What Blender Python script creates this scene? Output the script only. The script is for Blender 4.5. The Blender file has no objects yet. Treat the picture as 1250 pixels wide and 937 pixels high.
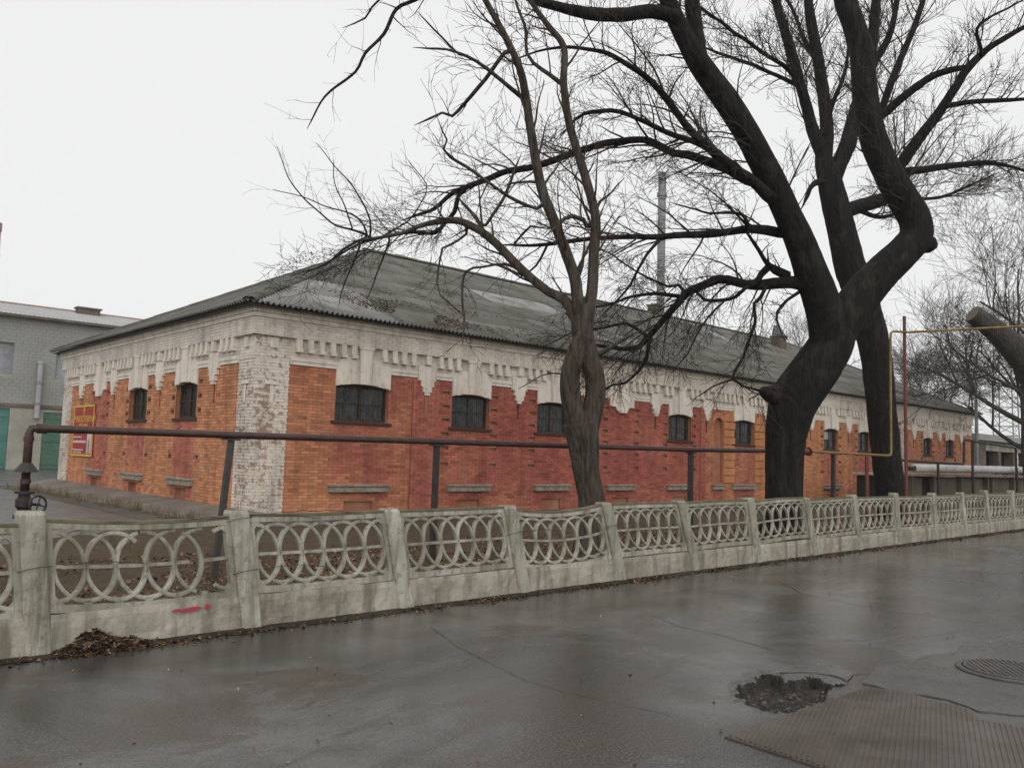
import bpy, bmesh, math, random
from mathutils import Vector, Matrix, noise as mnoise

# ------------------------------------------------------------------ camera, world, sun, exposure
scene = bpy.context.scene
COL = scene.collection
cam_d = bpy.data.cameras.new('camera')
cam = bpy.data.objects.new('camera', cam_d)
COL.objects.link(cam)
scene.camera = cam
cam_d.sensor_width = 36.0
cam_d.lens = 1023.917 / 1250.0 * 36.0
cam_d.clip_start = 0.05
cam_d.clip_end = 3000.0
YAW, PITCH, ROLL = math.radians(42.4956), math.radians(4.9958), math.radians(1.7117)
_f = Vector((math.sin(YAW)*math.cos(PITCH), math.cos(YAW)*math.cos(PITCH), math.sin(PITCH)))
_r = Vector((math.cos(YAW), -math.sin(YAW), 0.0))
_u = _r.cross(_f)
_R = math.cos(ROLL)*_r + math.sin(ROLL)*_u
_U = -math.sin(ROLL)*_r + math.cos(ROLL)*_u
M = Matrix((( _R.x, _U.x, -_f.x, -8.80), (_R.y, _U.y, -_f.y, -18.585), (_R.z, _U.z, -_f.z, 1.60), (0, 0, 0, 1)))
cam.matrix_world = M

SUN_EL, SUN_AZ = 36.0, 214.0      # azimuth clockwise from +Y
world = bpy.data.worlds.new('World')
scene.world = world
world.use_nodes = True
wn, wl = world.node_tree.nodes, world.node_tree.links
wn.clear()
sky = wn.new('ShaderNodeTexSky'); sky.sky_type = 'NISHITA'; sky.sun_disc = False
sky.sun_elevation = math.radians(SUN_EL); sky.sun_rotation = math.radians(SUN_AZ)
sky.air_density = 1.0; sky.dust_density = 4.0; sky.ozone_density = 1.0
hs = wn.new('ShaderNodeHueSaturation'); hs.inputs['Saturation'].default_value = 0.12
mx = wn.new('ShaderNodeMix'); mx.data_type = 'RGBA'
mx.inputs['Factor'].default_value = 0.86
mx.inputs['B'].default_value = (9.7, 9.71, 9.75, 1)      # the flat cloud deck
bg = wn.new('ShaderNodeBackground'); bg.inputs['Strength'].default_value = 0.10
wo = wn.new('ShaderNodeOutputWorld')
wl.new(sky.outputs['Color'], hs.inputs['Color'])
wl.new(hs.outputs['Color'], mx.inputs['A'])
wl.new(mx.outputs['Result'], bg.inputs['Color'])
wl.new(bg.outputs['Background'], wo.inputs['Surface'])

sun_d = bpy.data.lights.new('sun', 'SUN')
sun_d.energy = 1.45; sun_d.angle = math.radians(75); sun_d.color = (1.0, 0.97, 0.92)
sun = bpy.data.objects.new('sun', sun_d); COL.objects.link(sun)
_az, _el = math.radians(SUN_AZ), math.radians(SUN_EL)
_sd = Vector((math.sin(_az)*math.cos(_el), math.cos(_az)*math.cos(_el), math.sin(_el)))
sun.rotation_euler = (-_sd).to_track_quat('-Z', 'Y').to_euler()
sun.location = (-10, -20, 30)

vs = scene.view_settings
vs.view_transform = 'Standard'; vs.look = 'None'; vs.exposure = 0.0; vs.gamma = 1.0
vs.use_curve_mapping = False

# ------------------------------------------------------------------ helpers
rnd = random.Random(7)
WL = {}                                    # world location of every object that parents something

def tag(o, label=None, cat=None, group=None, kind=None):
    if label: o['label'] = label
    if cat: o['category'] = cat
    if group: o['group'] = group
    if kind: o['kind'] = kind
    return o

def empty(name, loc, label=None, cat=None, group=None):
    o = bpy.data.objects.new(name, None); COL.objects.link(o)
    o.empty_display_size = 0.2
    o.location = loc; WL[o] = Vector(loc)
    return tag(o, label, cat, group)

def wloc(o): return WL.get(o, Vector((0, 0, 0)))

def link_mesh(name, me, parent=None, loc=None):
    o = bpy.data.objects.new(name, me); COL.objects.link(o)
    if parent is not None: o.parent = parent
    if loc is not None: o.location = loc
    return o

class MB:
    """collects faces in world coordinates"""
    def __init__(s): s.v = []; s.f = []; s.c = None; s.sm = False
    def quad(s, a, b, c, d, col=None):
        n = len(s.v); s.v += [a, b, c, d]; s.f.append((n, n+1, n+2, n+3)); s._c(4, col)
    def tri(s, a, b, c, col=None):
        n = len(s.v); s.v += [a, b, c]; s.f.append((n, n+1, n+2)); s._c(3, col)
    def poly(s, pts, col=None):
        n = len(s.v); s.v += list(pts); s.f.append(tuple(range(n, n+len(pts)))); s._c(len(pts), col)
    def _c(s, k, col):
        if col is not None:
            if s.c is None: s.c = []
            s.c += [col]*k
    def hexa(s, P, skip=(), col=None):
        """P: 8 corners, 0-3 bottom ring, 4-7 top ring"""
        n = len(s.v); s.v += P; s._c(8, col)
        F = [(0, 3, 2, 1), (4, 5, 6, 7), (0, 1, 5, 4), (1, 2, 6, 5), (2, 3, 7, 6), (3, 0, 4, 7)]
        for i, f in enumerate(F):
            if i not in skip: s.f.append(tuple(n+k for k in f))
    def box(s, x0, x1, y0, y1, z0, z1, col=None):
        s.hexa([(x0, y0, z0), (x1, y0, z0), (x1, y1, z0), (x0, y1, z0),
                (x0, y0, z1), (x1, y0, z1), (x1, y1, z1), (x0, y1, z1)], col=col)
    def ubox(s, mp, u0, u1, n0, n1, z0, z1, skip=(), col=None):
        s.hexa([mp(u0, n0, z0), mp(u1, n0, z0), mp(u1, n1, z0), mp(u0, n1, z0),
                mp(u0, n0, z1), mp(u1, n0, z1), mp(u1, n1, z1), mp(u0, n1, z1)], skip, col)
    def prism(s, bot, top, cap=True):
        n = len(s.v); k = len(bot); s.v += list(bot) + list(top)
        for i in range(k):
            j = (i+1) % k; s.f.append((n+i, n+j, n+k+j, n+k+i))
        if cap: s.f.append(tuple(n+k+i for i in range(k))); s.f.append(tuple(n+k-1-i for i in range(k)))
    def tube(s, pts, rad, seg=8, cap=True, jit=None):
        pts = [Vector(p) for p in pts]; m = len(pts); n0 = len(s.v)
        t = (pts[1]-pts[0]).normalized()
        a = Vector((0, 0, 1)) if abs(t.z) < .9 else Vector((1, 0, 0))
        nx = t.cross(a).normalized()
        for i, p in enumerate(pts):
            if i == 0: t = pts[1]-pts[0]
            elif i == m-1: t = pts[-1]-pts[-2]
            else: t = pts[i+1]-pts[i-1]
            if t.length < 1e-9: t = Vector((0, 0, 1))
            t.normalize()
            nx = (nx - t*nx.dot(t))
            if nx.length < 1e-6: nx = t.orthogonal()
            nx.normalize(); ny = t.cross(nx)
            r = rad[i] if not isinstance(rad, (int, float)) else rad
            for k in range(seg):
                an = 2*math.pi*k/seg; rr = r*(jit(i, k, p) if jit else 1.0)
                q = p + nx*(math.cos(an)*rr) + ny*(math.sin(an)*rr)
                s.v.append((q.x, q.y, q.z))
        for i in range(m-1):
            for k in range(seg):
                a0 = n0+i*seg+k; a1 = n0+i*seg+(k+1) % seg
                s.f.append((a0, a1, a1+seg, a0+seg))
        if cap:
            s.f.append(tuple(n0+seg-1-k for k in range(seg)))
            s.f.append(tuple(n0+(m-1)*seg+k for k in range(seg)))
    def lathe(s, c, prof, seg=16, axis='z'):
        """prof: list of (r, h) along axis from point c"""
        n0 = len(s.v); c = Vector(c)
        for r, h in prof:
            for k in range(seg):
                a = 2*math.pi*k/seg; e, g = r*math.cos(a), r*math.sin(a)
                q = {'z': (e, g, h), 'x': (h, e, g), 'y': (e, h, g)}[axis]
                s.v.append((c.x+q[0], c.y+q[1], c.z+q[2]))
        for i in range(len(prof)-1):
            for k in range(seg):
                a0 = n0+i*seg+k; a1 = n0+i*seg+(k+1) % seg
                s.f.append((a0, a1, a1+seg, a0+seg))
        s.f.append(tuple(n0+seg-1-k for k in range(seg)))
        s.f.append(tuple(n0+(len(prof)-1)*seg+k for k in range(seg)))
    def mesh(s, name, mat, off=(0, 0, 0), smooth=False):
        me = bpy.data.meshes.new(name)
        ox, oy, oz = off
        me.from_pydata([(v[0]-ox, v[1]-oy, v[2]-oz) for v in s.v], [], s.f)
        if s.c is not None:
            at = me.color_attributes.new('Col', 'FLOAT_COLOR', 'POINT')
            flat = []
            for c in s.c: flat += [c[0], c[1], c[2], c[3] if len(c) > 3 else 0.0]
            at.data.foreach_set('color', flat)
        if mat is not None: me.materials.append(mat)
        if smooth: me.polygons.foreach_set('use_smooth', [True]*len(me.polygons))
        me.update()
        return me
    def build(s, name, mat, parent=None, smooth=False, bevel=0, **kw):
        """a mesh object; origin at the parent's origin (or at the base centre when top-level)"""
        if parent is not None: off = wloc(parent)
        else:
            xs = [v[0] for v in s.v]; ys = [v[1] for v in s.v]; zs = [v[2] for v in s.v]
            off = Vector(((min(xs)+max(xs))/2, (min(ys)+max(ys))/2, min(zs)))
        me = s.mesh(name, mat, off, smooth)
        o = link_mesh(name, me, parent)
        if parent is None: o.location = off
        WL[o] = Vector(off)
        if bevel:
            b = o.modifiers.new('bevel', 'BEVEL'); b.width = bevel; b.segments = 2
            b.limit_method = 'ANGLE'
        tag(o, **kw)
        return o

# ------------------------------------------------------------------ materials
class NM:
    def __init__(s, name, rough=0.8, spec=0.4):
        s.m = bpy.data.materials.new(name); s.m.use_nodes = True
        s.n = s.m.node_tree.nodes; s.l = s.m.node_tree.links
        s.b = s.n['Principled BSDF']
        s.b.inputs['Roughness'].default_value = rough
        s.b.inputs['Specular IOR Level'].default_value = spec
        g = s.n.new('ShaderNodeNewGeometry'); s.pos = g.outputs['Position']; s.nrm = g.outputs['Normal']
    def lk(s, a, b): s.l.new(a, b)
    def sc(s, v, xyz):
        m = s.n.new('ShaderNodeMapping'); m.inputs['Scale'].default_value = xyz
        s.lk(v, m.inputs['Vector']); return m.outputs['Vector']
    def noise(s, scale, detail=4, rough=.6, vec=None, dist=0):
        n = s.n.new('ShaderNodeTexNoise'); n.inputs['Scale'].default_value = scale
        n.inputs['Detail'].default_value = detail; n.inputs['Roughness'].default_value = rough
        n.inputs['Distortion'].default_value = dist
        s.lk(vec or s.pos, n.inputs['Vector']); return n.outputs['Fac']
    def vor(s, scale, vec=None, feature='F1'):
        n = s.n.new('ShaderNodeTexVoronoi'); n.feature = feature; n.inputs['Scale'].default_value = scale
        s.lk(vec or s.pos, n.inputs['Vector']); return n.outputs['Distance']
    def ramp(s, fac, *stops):
        r = s.n.new('ShaderNodeValToRGB'); e = r.color_ramp.elements
        while len(e) < len(stops): e.new(0.5)
        for i, (p, c) in enumerate(stops):
            e[i].position = p
            e[i].color = (c, c, c, 1) if isinstance(c, (int, float)) else (*c, 1)
        s.lk(fac, r.inputs['Fac']); return r.outputs['Color']
    def mix(s, fac, a, b, mode='MIX'):
        m = s.n.new('ShaderNodeMix'); m.data_type = 'RGBA'; m.blend_type = mode
        for k, v in (('Factor', fac), ('A', a), ('B', b)):
            i = [x for x in m.inputs if x.name == k and x.type == ('VALUE' if k == 'Factor' else 'RGBA')][0]
            if isinstance(v, (int, float)): i.default_value = v if k == 'Factor' else (v, v, v, 1)
            elif isinstance(v, tuple): i.default_value = (*v, 1)
            else: s.lk(v, i)
        return [x for x in m.outputs if x.type == 'RGBA'][0]
    def math(s, op, a, b=0.0):
        m = s.n.new('ShaderNodeMath'); m.operation = op
        for i, v in enumerate((a, b)):
            if isinstance(v, (int, float)): m.inputs[i].default_value = v
            else: s.lk(v, m.inputs[i])
        return m.outputs[0]
    def attr(s, name='Col'):
        a = s.n.new('ShaderNodeAttribute'); a.attribute_name = name; return a.outputs['Color'], a.outputs['Alpha']
    def objrand(s):
        return s.n.new('ShaderNodeObjectInfo').outputs['Random']
    def up(s):
        x = s.n.new('ShaderNodeSeparateXYZ'); s.lk(s.nrm, x.inputs[0]); return x.outputs['Z']
    def color(s, c):
        i = s.b.inputs['Base Color']
        if isinstance(c, tuple): i.default_value = (*c, 1)
        else: s.lk(c, i)
        return s
    def rough(s, r): s.lk(r, s.b.inputs['Roughness']); return s
    def bump(s, h, strength=.4, dist=.01):
        b = s.n.new('ShaderNodeBump'); b.inputs['Strength'].default_value = strength
        b.inputs['Distance'].default_value = dist
        s.lk(h, b.inputs['Height']); s.lk(b.outputs['Normal'], s.b.inputs['Normal']); return s

def m_simple(name, a, b, scale=6, rough=.8, bump=.3, bscale=40, bd=.004, spec=.4, metal=0):
    k = NM(name, rough, spec)
    k.color(k.mix(k.ramp(k.noise(scale, 6), (.35, 0), (.65, 1)), a, b))
    if bump: k.bump(k.noise(bscale, 5), bump, bd)
    k.b.inputs['Metallic'].default_value = metal
    return k.m

# bricks: colour comes from the brick's own paint (attribute), alpha = how much the paint has flaked
k = NM('painted_brick', .88, .3)
c, a = k.attr()
c = k.mix(k.ramp(k.noise(9, 5), (.3, .0), (.75, .55)), c, k.mix(1.0, c, (.74, .68, .64), 'MULTIPLY'))
fl = k.math('ADD', k.noise(7, 6, .7), k.math('MULTIPLY', a, .42))
c = k.mix(k.ramp(fl, (.72, 0), (.80, .85)), c, (.30, .185, .13))
so = k.noise(1.0, 6, .65, k.sc(k.pos, (2.6, 2.6, .45)))
c = k.mix(k.ramp(so, (.46, 0), (.74, .62)), c, k.mix(1.0, c, (.42, .40, .40), 'MULTIPLY'))
c = k.mix(k.ramp(k.noise(.8, 6, .7), (.40, .40), (.55, 0)), c, k.mix(1.0, c, (.62, .62, .66), 'MULTIPLY'))
eff = k.ramp(k.noise(1.3, 5, .65), (.56, 0), (.78, 1))
eff2 = k.math('MULTIPLY', eff, k.ramp(k.noise(22, 4, .6), (.45, 0), (.62, .6)))
c = k.mix(eff2, c, (.50, .38, .30))
k.color(c); k.bump(k.noise(60, 5), .5, .006); M_BRICK = k.m

k = NM('mortar', .95, .2)
k.color(k.mix(k.ramp(k.noise(1.1, 4), (.4, 0), (.6, 1)), (.30, .12, .068), (.36, .19, .12)))
k.bump(k.noise(80, 3), .4, .004); M_MORTAR = k.m

k = NM('whitewash', .9, .3)
gr = k.ramp(k.noise(1.6, 6, .65), (.35, 0), (.75, 1))
c = k.mix(gr, (.74, .68, .595), (.62, .56, .48))
st = k.noise(1.0, 5, .65, k.sc(k.pos, (5.0, 5.0, .7)))
c = k.mix(k.ramp(st, (.48, 0), (.74, .55)), c, (.28, .235, .19))
c = k.mix(k.ramp(k.noise(8, 6, .7), (.56, 0), (.70, .55)), c, (.30, .215, .16))
k.color(c); k.bump(k.noise(45, 5), .5, .006); M_WHITE = k.m

k = NM('slate_sheet', .86, .3)
r = k.objrand()
c = k.mix(r, (.135, .135, .122), (.17, .168, .155))
c = k.mix(k.ramp(k.noise(.55, 5, .6), (.50, 0), (.68, .8)), c, (.25, .245, .24))
moss = k.ramp(k.noise(1.1, 7, .7), (.46, 0), (.62, .85))
c = k.mix(moss, c, (.085, .085, .055))
c = k.mix(k.ramp(k.noise(14, 5, .7), (.55, 0), (.7, .6)), c, (.05, .045, .035))
k.color(c); k.bump(k.noise(50, 4), .35, .005); M_ROOF = k.m

k = NM('newer_grey_sheet', .8, .35)
c = k.mix(k.objrand(), (.26, .255, .25), (.34, .335, .33))
c = k.mix(k.ramp(k.noise(1.3, 6, .65), (.45, 0), (.65, .8)), c, (.14, .13, .115))
k.color(c); k.bump(k.noise(50, 4), .3, .005); M_ROOF2 = k.m

k = NM('ridge_tile', .9, .3)
k.color(k.mix(k.ramp(k.noise(3, 6, .7), (.4, 0), (.65, 1)), (.12, .12, .105), (.055, .06, .035)))
k.bump(k.noise(40, 4), .4, .005); M_RIDGE = k.m

k = NM('fence_concrete', .9, .3)
c = k.mix(k.ramp(k.noise(2.2, 6, .65), (.35, 0), (.7, 1)), (.47, .455, .395), (.25, .235, .18))
c = k.mix(k.ramp(k.noise(11, 7, .75), (.52, 0), (.68, .9)), c, (.13, .12, .08))
c = k.mix(k.math('MULTIPLY', k.objrand(), .45), c, (.20, .19, .145))
st = k.noise(1.0, 6, .7, k.sc(k.pos, (9, 9, 1.1)))
c = k.mix(k.ramp(st, (.45, 0), (.66, .75)), c, (.12, .105, .07))
g = k.math('MULTIPLY', k.ramp(k.up(), (.45, 0), (.9, 1)), k.ramp(k.noise(6, 5), (.3, .2), (.6, 1)))
c = k.mix(k.math('MULTIPLY', g, .8), c, (.10, .095, .055))
k.color(c); k.bump(k.noise(70, 6, .7), .55, .006); M_FENCE = k.m

k = NM('slab_concrete', .92, .3)
c = k.mix(k.ramp(k.noise(1.7, 7, .7), (.34, 0), (.66, 1)), (.46, .43, .365), (.21, .19, .145))
c = k.mix(k.ramp(k.noise(16, 7, .75), (.52, 0), (.66, .8)), c, (.40, .39, .35))
c = k.mix(k.ramp(k.noise(1.0, 5, .6, k.sc(k.pos, (6, 6, .8))), (.48, 0), (.66, .8)), c, (.11, .098, .07))
c = k.mix(k.math('MULTIPLY', k.objrand(), .40), c, (.19, .17, .13))
k.color(c); k.bump(k.noise(45, 7, .75), .7, .010); M_SLAB = k.m

k = NM('wet_asphalt', .4, .55)
n1 = k.noise(.55, 8, .66, dist=.8)
c = k.mix(k.ramp(n1, (.40, 0), (.60, 1)), (.024, .024, .0235), (.092, .091, .088))
c = k.mix(k.ramp(k.noise(.62, 8, .70, k.sc(k.pos, (.8, 1.5, 1)), .9), (.50, 0), (.58, .92)), c, (.036, .024, .014))
c = k.mix(k.ramp(k.noise(2.6, 8, .75), (.48, 0), (.66, .7)), c, (.030, .028, .026))
c = k.mix(k.ramp(k.noise(60, 4, .8), (.48, 0), (.70, .6)), c, (.20, .195, .18))
c = k.mix(k.ramp(k.noise(42, 4, .8), (.30, .6), (.46, 0)), c, (.018, .017, .016))
k.color(c)
rr = k.ramp(k.noise(.42, 8, .68, k.sc(k.pos, (1, 1.5, 1)), 1.2), (.38, .035), (.48, .10), (.64, .30))
k.rough(rr)
h = k.mix(.40, k.noise(70, 5, .8), k.noise(2.2, 6, .6))
k.bump(h, .22, .012); M_ASPH = k.m

k = NM('pothole_bed', .8, .4)
c = k.mix(k.ramp(k.noise(14, 7, .75), (.36, 0), (.64, 1)), (.014, .012, .010), (.060, .052, .042))
k.color(k.mix(k.ramp(k.noise(60, 4), (.55, 0), (.7, .7)), c, (.16, .14, .11)))
k.bump(k.noise(35, 7, .8), 1.0, .03); M_BED = k.m

k = NM('patch_asphalt', .5, .5)
c = k.mix(k.ramp(k.noise(.9, 7, .65), (.38, 0), (.62, 1)), (.044, .043, .040), (.092, .088, .082))
c = k.mix(k.ramp(k.noise(55, 4, .8), (.48, 0), (.68, .8)), c, (.19, .185, .17))
c = k.mix(k.ramp(k.noise(40, 4, .8), (.32, .85), (.46, 0)), c, (.018, .017, .015))
k.color(c); k.rough(k.ramp(k.noise(.8, 6), (.35, .22), (.65, .50)))
k.bump(k.noise(60, 5, .8), .6, .014); M_PATCH = k.m

k = NM('loose_stone', .85, .3); k.color(k.mix(k.noise(40, 3), (.05, .043, .034), (.16, .14, .115))); M_STONE = k.m

k = NM('crack_dirt', .9, .2); k.color(k.mix(k.noise(30, 4), (.018, .017, .015), (.05, .043, .034)))
k.bump(k.noise(90, 5, .8), .8, .02); M_CRACK = k.m

k = NM('yard_soil', .95, .2)
c = k.mix(k.ramp(k.noise(3, 7, .7), (.35, 0), (.65, 1)), (.050, .036, .024), (.095, .068, .045))
k.color(k.mix(k.ramp(k.noise(30, 5), (.5, 0), (.7, .7)), c, (.13, .085, .05)))
k.bump(k.noise(25, 7, .75), .9, .03); M_SOIL = k.m

k = NM('ground_far', .9, .3)
k.color(k.mix(k.ramp(k.noise(.3, 6), (.4, 0), (.6, 1)), (.07, .066, .058), (.10, .09, .07)))
k.bump(k.noise(20, 5), .5, .02); M_GROUND = k.m

def bark(name, a, b, zs=.22):
    k = NM(name, .9, .25)
    v = k.sc(k.pos, (1, 1, zs))
    n = k.noise(16, 6, .7, v, .4)
    c = k.mix(k.ramp(n, (.35, 0), (.62, 1)), a, b)
    c = k.mix(k.ramp(k.noise(2.2, 4), (.58, 0), (.75, .5)), c, (.050, .052, .034))
    c = k.mix(k.ramp(k.noise(5, 6, .7, v), (.52, 0), (.68, .7)), c, tuple(min(.11, x*2.4) for x in b))
    k.color(c); k.bump(k.math('ADD', n, k.math('MULTIPLY', k.vor(20, v), .6)), 1.0, .045)
    return k.m
M_BARK_D = bark('wet_dark_bark', (.004, .0035, .003), (.017, .014, .012))
M_BARK_B = bark('brown_furrowed_bark', (.020, .016, .012), (.085, .068, .052), .16)
M_BARK_G = bark('grey_bark', (.030, .027, .022), (.075, .068, .058))
M_TWIG = m_simple('twig', (.020, .015, .012), (.040, .030, .024), 3, .9, 0)
M_TWIG_R = m_simple('brown_twig', (.035, .022, .016), (.060, .040, .028), 3, .9, 0)
M_TWIG_F = m_simple('far_twig', (.032, .027, .023), (.055, .047, .040), 3, .9, 0)
M_CUT = m_simple('cut_wood', (.15, .12, .085), (.09, .07, .05), 20, .9)

M_PIPE = m_simple('rusty_brown_pipe', (.030, .017, .015), (.060, .030, .024), 9, .5, .2, 60, .002)
M_PIPE_K = m_simple('black_pipe', (.016, .014, .013), (.036, .028, .024), 9, .5, .2, 60, .002)
M_YEL = m_simple('yellow_gas_paint', (.24, .15, .03), (.12, .07, .022), 5, .5, .2)
M_RED = m_simple('red_oxide_paint', (.16, .036, .026), (.09, .03, .022), 5, .6, .2)
M_LAG = m_simple('white_pipe_lagging', (.60, .60, .58), (.42, .42, .40), 4, .7, .4, 20, .01)
M_STEEL = m_simple('grey_steel', (.16, .165, .17), (.25, .255, .26), 4, .5, .2)
M_WFRAME = m_simple('dark_window_wood', (.035, .022, .016), (.060, .034, .024), 12, .7)
M_WVOID = m_simple('window_reveal', (.055, .030, .022), (.095, .045, .030), 5, .9)
M_LEDGE = m_simple('weathered_ledge', (.20, .165, .125), (.32, .285, .235), 7, .9, .6, 40, .01)
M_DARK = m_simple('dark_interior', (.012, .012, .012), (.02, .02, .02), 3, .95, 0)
k = NM('dark_glass', .12, .5)
k.color(k.mix(k.ramp(k.noise(5, 5), (.4, 0), (.7, 1)), (.008, .010, .010), (.045, .048, .046)))
k.rough(k.ramp(k.noise(4, 4), (.4, .06), (.7, .35)))
k.bump(k.noise(1.5, 2), .25, .06); M_GLASS = k.m
M_SIGN_R = m_simple('sign_red', (.36, .035, .035), (.30, .03, .035), 3, .5, 0)
M_SIGN_Y = m_simple('sign_yellow', (.62, .45, .06), (.55, .38, .05), 3, .5, 0)
M_SIGN_W = m_simple('sign_white', (.62, .58, .54), (.52, .48, .45), 3, .5, 0)
M_SIGN_G = m_simple('sign_grey', (.22, .20, .17), (.34, .30, .25), 6, .5, 0)
k = NM('grey_block', .92, .3)
c = k.mix(k.ramp(k.noise(.8, 6), (.35, 0), (.65, 1)), (.255, .26, .245), (.185, .19, .175))
k.color(k.mix(k.math('MULTIPLY', k.objrand(), .6), c, (.33, .33, .30))); k.bump(k.noise(30, 4), .4, .01); M_BLOCK = k.m
M_SILIC = m_simple('silicate_brick', (.37, .36, .31), (.28, .265, .225), 1.2, .9)
M_TEAL = m_simple('turquoise_gate_paint', (.045, .14, .125), (.075, .19, .165), 1.5, .6)
M_GREEN = m_simple('green_gate_paint', (.04, .10, .068), (.07, .15, .10), 8, .6)
M_FOIL = m_simple('window_film', (.30, .31, .33), (.18, .19, .21), 1.2, .4, .5, 2.0, .1)
M_TIN = m_simple('tin_roof', (.36, .36, .355), (.28, .28, .275), .8, .6)
M_TINR = m_simple('rusty_tin_edge', (.26, .16, .14), (.32, .24, .22), 2, .7)
M_RUBBLE = m_simple('shed_wall', (.15, .125, .095), (.085, .07, .055), 1.5, .95, .5, 10, .03)
M_IRON = m_simple('wet_cast_iron', (.045, .042, .040), (.085, .075, .068), 10, .42, .4, 70, .004)
k = NM('ribbed_rusty_plate', .5, .5)
c = k.mix(k.ramp(k.noise(1.7, 6, .65, dist=.6), (.36, 0), (.64, 1)), (.088, .070, .052), (.050, .036, .025))
k.color(k.mix(k.ramp(k.noise(3.2, 6), (.5, 0), (.7, .7)), c, (.105, .098, .09)))
k.rough(k.ramp(k.noise(1.5, 5), (.35, .30), (.65, .55))); k.bump(k.noise(110, 4), .3, .004); M_PLATE = k.m
k = NM('dead_leaf', .85, .3); c, a = k.attr(); k.color(c); M_LEAF = k.m
M_COPING = m_simple('mossy_coping', (.16, .14, .09), (.085, .08, .045), 5, .95, .5, 60, .006)
M_WEED = m_simple('dry_weed', (.16, .12, .06), (.08, .075, .035), 8, .9, 0)
M_GUTTER = m_simple('gutter_dirt', (.016, .012, .009), (.045, .032, .022), 9, .8, .9, 30, .03)
M_APRON = m_simple('apron_concrete', (.19, .165, .14), (.115, .098, .082), 1.1, .9, .6, 25, .012)
M_PAINT_R = m_simple('red_paint_smear', (.40, .03, .06), (.30, .04, .06), 12, .7)

# ------------------------------------------------------------------ ground, road, yard
def sheet(name, pts, z, mat, kind='structure', parent=None):
    mb = MB(); mb.poly([(x, y, z) for x, y in pts])
    return mb.build(name, mat, parent, kind=kind)

mb = MB()                                  # one sheet to the horizon, open where the pothole sinks below it
for x0, x1, y0, y1 in ((-600, -4, -600, 1500), (-2.4, 1500, -600, 1500), (-4, -2.4, -600, -16), (-4, -2.4, -14.8, 1500)):
    mb.quad((x0, y0, -.03), (x1, y0, -.03), (x1, y1, -.03), (x0, y1, -.03))
mb.build('ground', M_GROUND, kind='structure')

FY = lambda x: -11.42 + .029*(x+7.0)       # the fence line
# pothole outline on the road
HOLE = [(-3.30, -15.10), (-3.08, -15.13), (-2.98, -15.03), (-2.72, -15.05), (-2.88, -15.24), (-2.66, -15.30), (-2.52, -15.28), (-2.66, -15.44), (-2.62, -15.56),
        (-2.90, -15.60), (-3.10, -15.70), (-3.34, -15.67), (-3.56, -15.71), (-3.72, -15.56), (-3.63, -15.38), (-3.50, -15.26)]
def poly_sd(x, y, P):
    """signed distance to polygon, negative inside"""
    ins = False; d = 1e9; j = len(P)-1
    for i in range(len(P)):
        x0, y0 = P[j]; x1, y1 = P[i]
        if (y0 > y) != (y1 > y) and x < (x1-x0)*(y-y0)/(y1-y0)+x0: ins = not ins
        t = max(0, min(1, ((x-x0)*(x1-x0)+(y-y0)*(y1-y0))/((x1-x0)**2+(y1-y0)**2)))
        d = min(d, math.hypot(x-x0-t*(x1-x0), y-y0-t*(y1-y0))); j = i
    return -d if ins else d

def road():
    mb = MB()
    X0, X1, Y0, Y1 = -4.1, -2.3, -16.1, -14.7
    R = (-80, 140, -45)
    def line(y): return y
    # big quads around the fine patch; the far side follows the fence line
    def q(x0, x1, y0, y1): mb.quad((x0, y0, 0), (x1, y0, 0), (x1, y1, 0), (x0, y1, 0))
    def qf(x0, x1, y0): mb.quad((x0, y0, 0), (x1, y0, 0), (x1, FY(x1), 0), (x0, FY(x0), 0))
    q(R[0], X0, R[2], Y0); q(X0, X1, R[2], Y0); q(X1, R[1], R[2], Y0)
    q(R[0], X0, Y0, Y1); q(X1, R[1], Y0, Y1)
    qf(R[0], X0, Y1); qf(X0, X1, Y1); qf(X1, R[1], Y1)
    nx, ny = 100, 78; bed = []
    b = len(mb.v)
    for j in range(ny+1):
        for i in range(nx+1):
            x = X0+(X1-X0)*i/nx; y = Y0+(Y1-Y0)*j/ny
            wob = .045*mnoise.noise((x*9, y*9, 0))+.035*mnoise.noise((x*22, y*22, 3))
            d = poly_sd(x, y, HOLE)+wob
            z = 0.0
            if 0 < i < nx and 0 < j < ny:
                if d < 0:
                    dd = min(1, -d/.02)
                    z = -(.085+.035*min(1, -d/.20))*dd + .010*mnoise.noise((x*30, y*30, 7))*dd + .028*mnoise.noise((x*6, y*6, 5))*dd
                    z = min(z, -.004)
                else: z = -.012*max(0, 1-d/.07)
            mb.v.append((x, y, z))
    for j in range(ny):
        for i in range(nx):
            a = b+j*(nx+1)+i; f = (a, a+1, a+nx+2, a+nx+1)
            (bed if sum(mb.v[q][2] for q in f)/4 < -.02 else mb.f).append(f)
    rd = mb.build('road', M_ASPH, kind='structure')
    pb = MB(); used = {}
    for f in bed:
        for q in f:
            if q not in used: used[q] = len(pb.v); pb.v.append(mb.v[q])
        pb.f.append(tuple(used[q] for q in f))
    pb.build('pothole_bed', M_BED, rd)
    return rd
ROAD = road()

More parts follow.
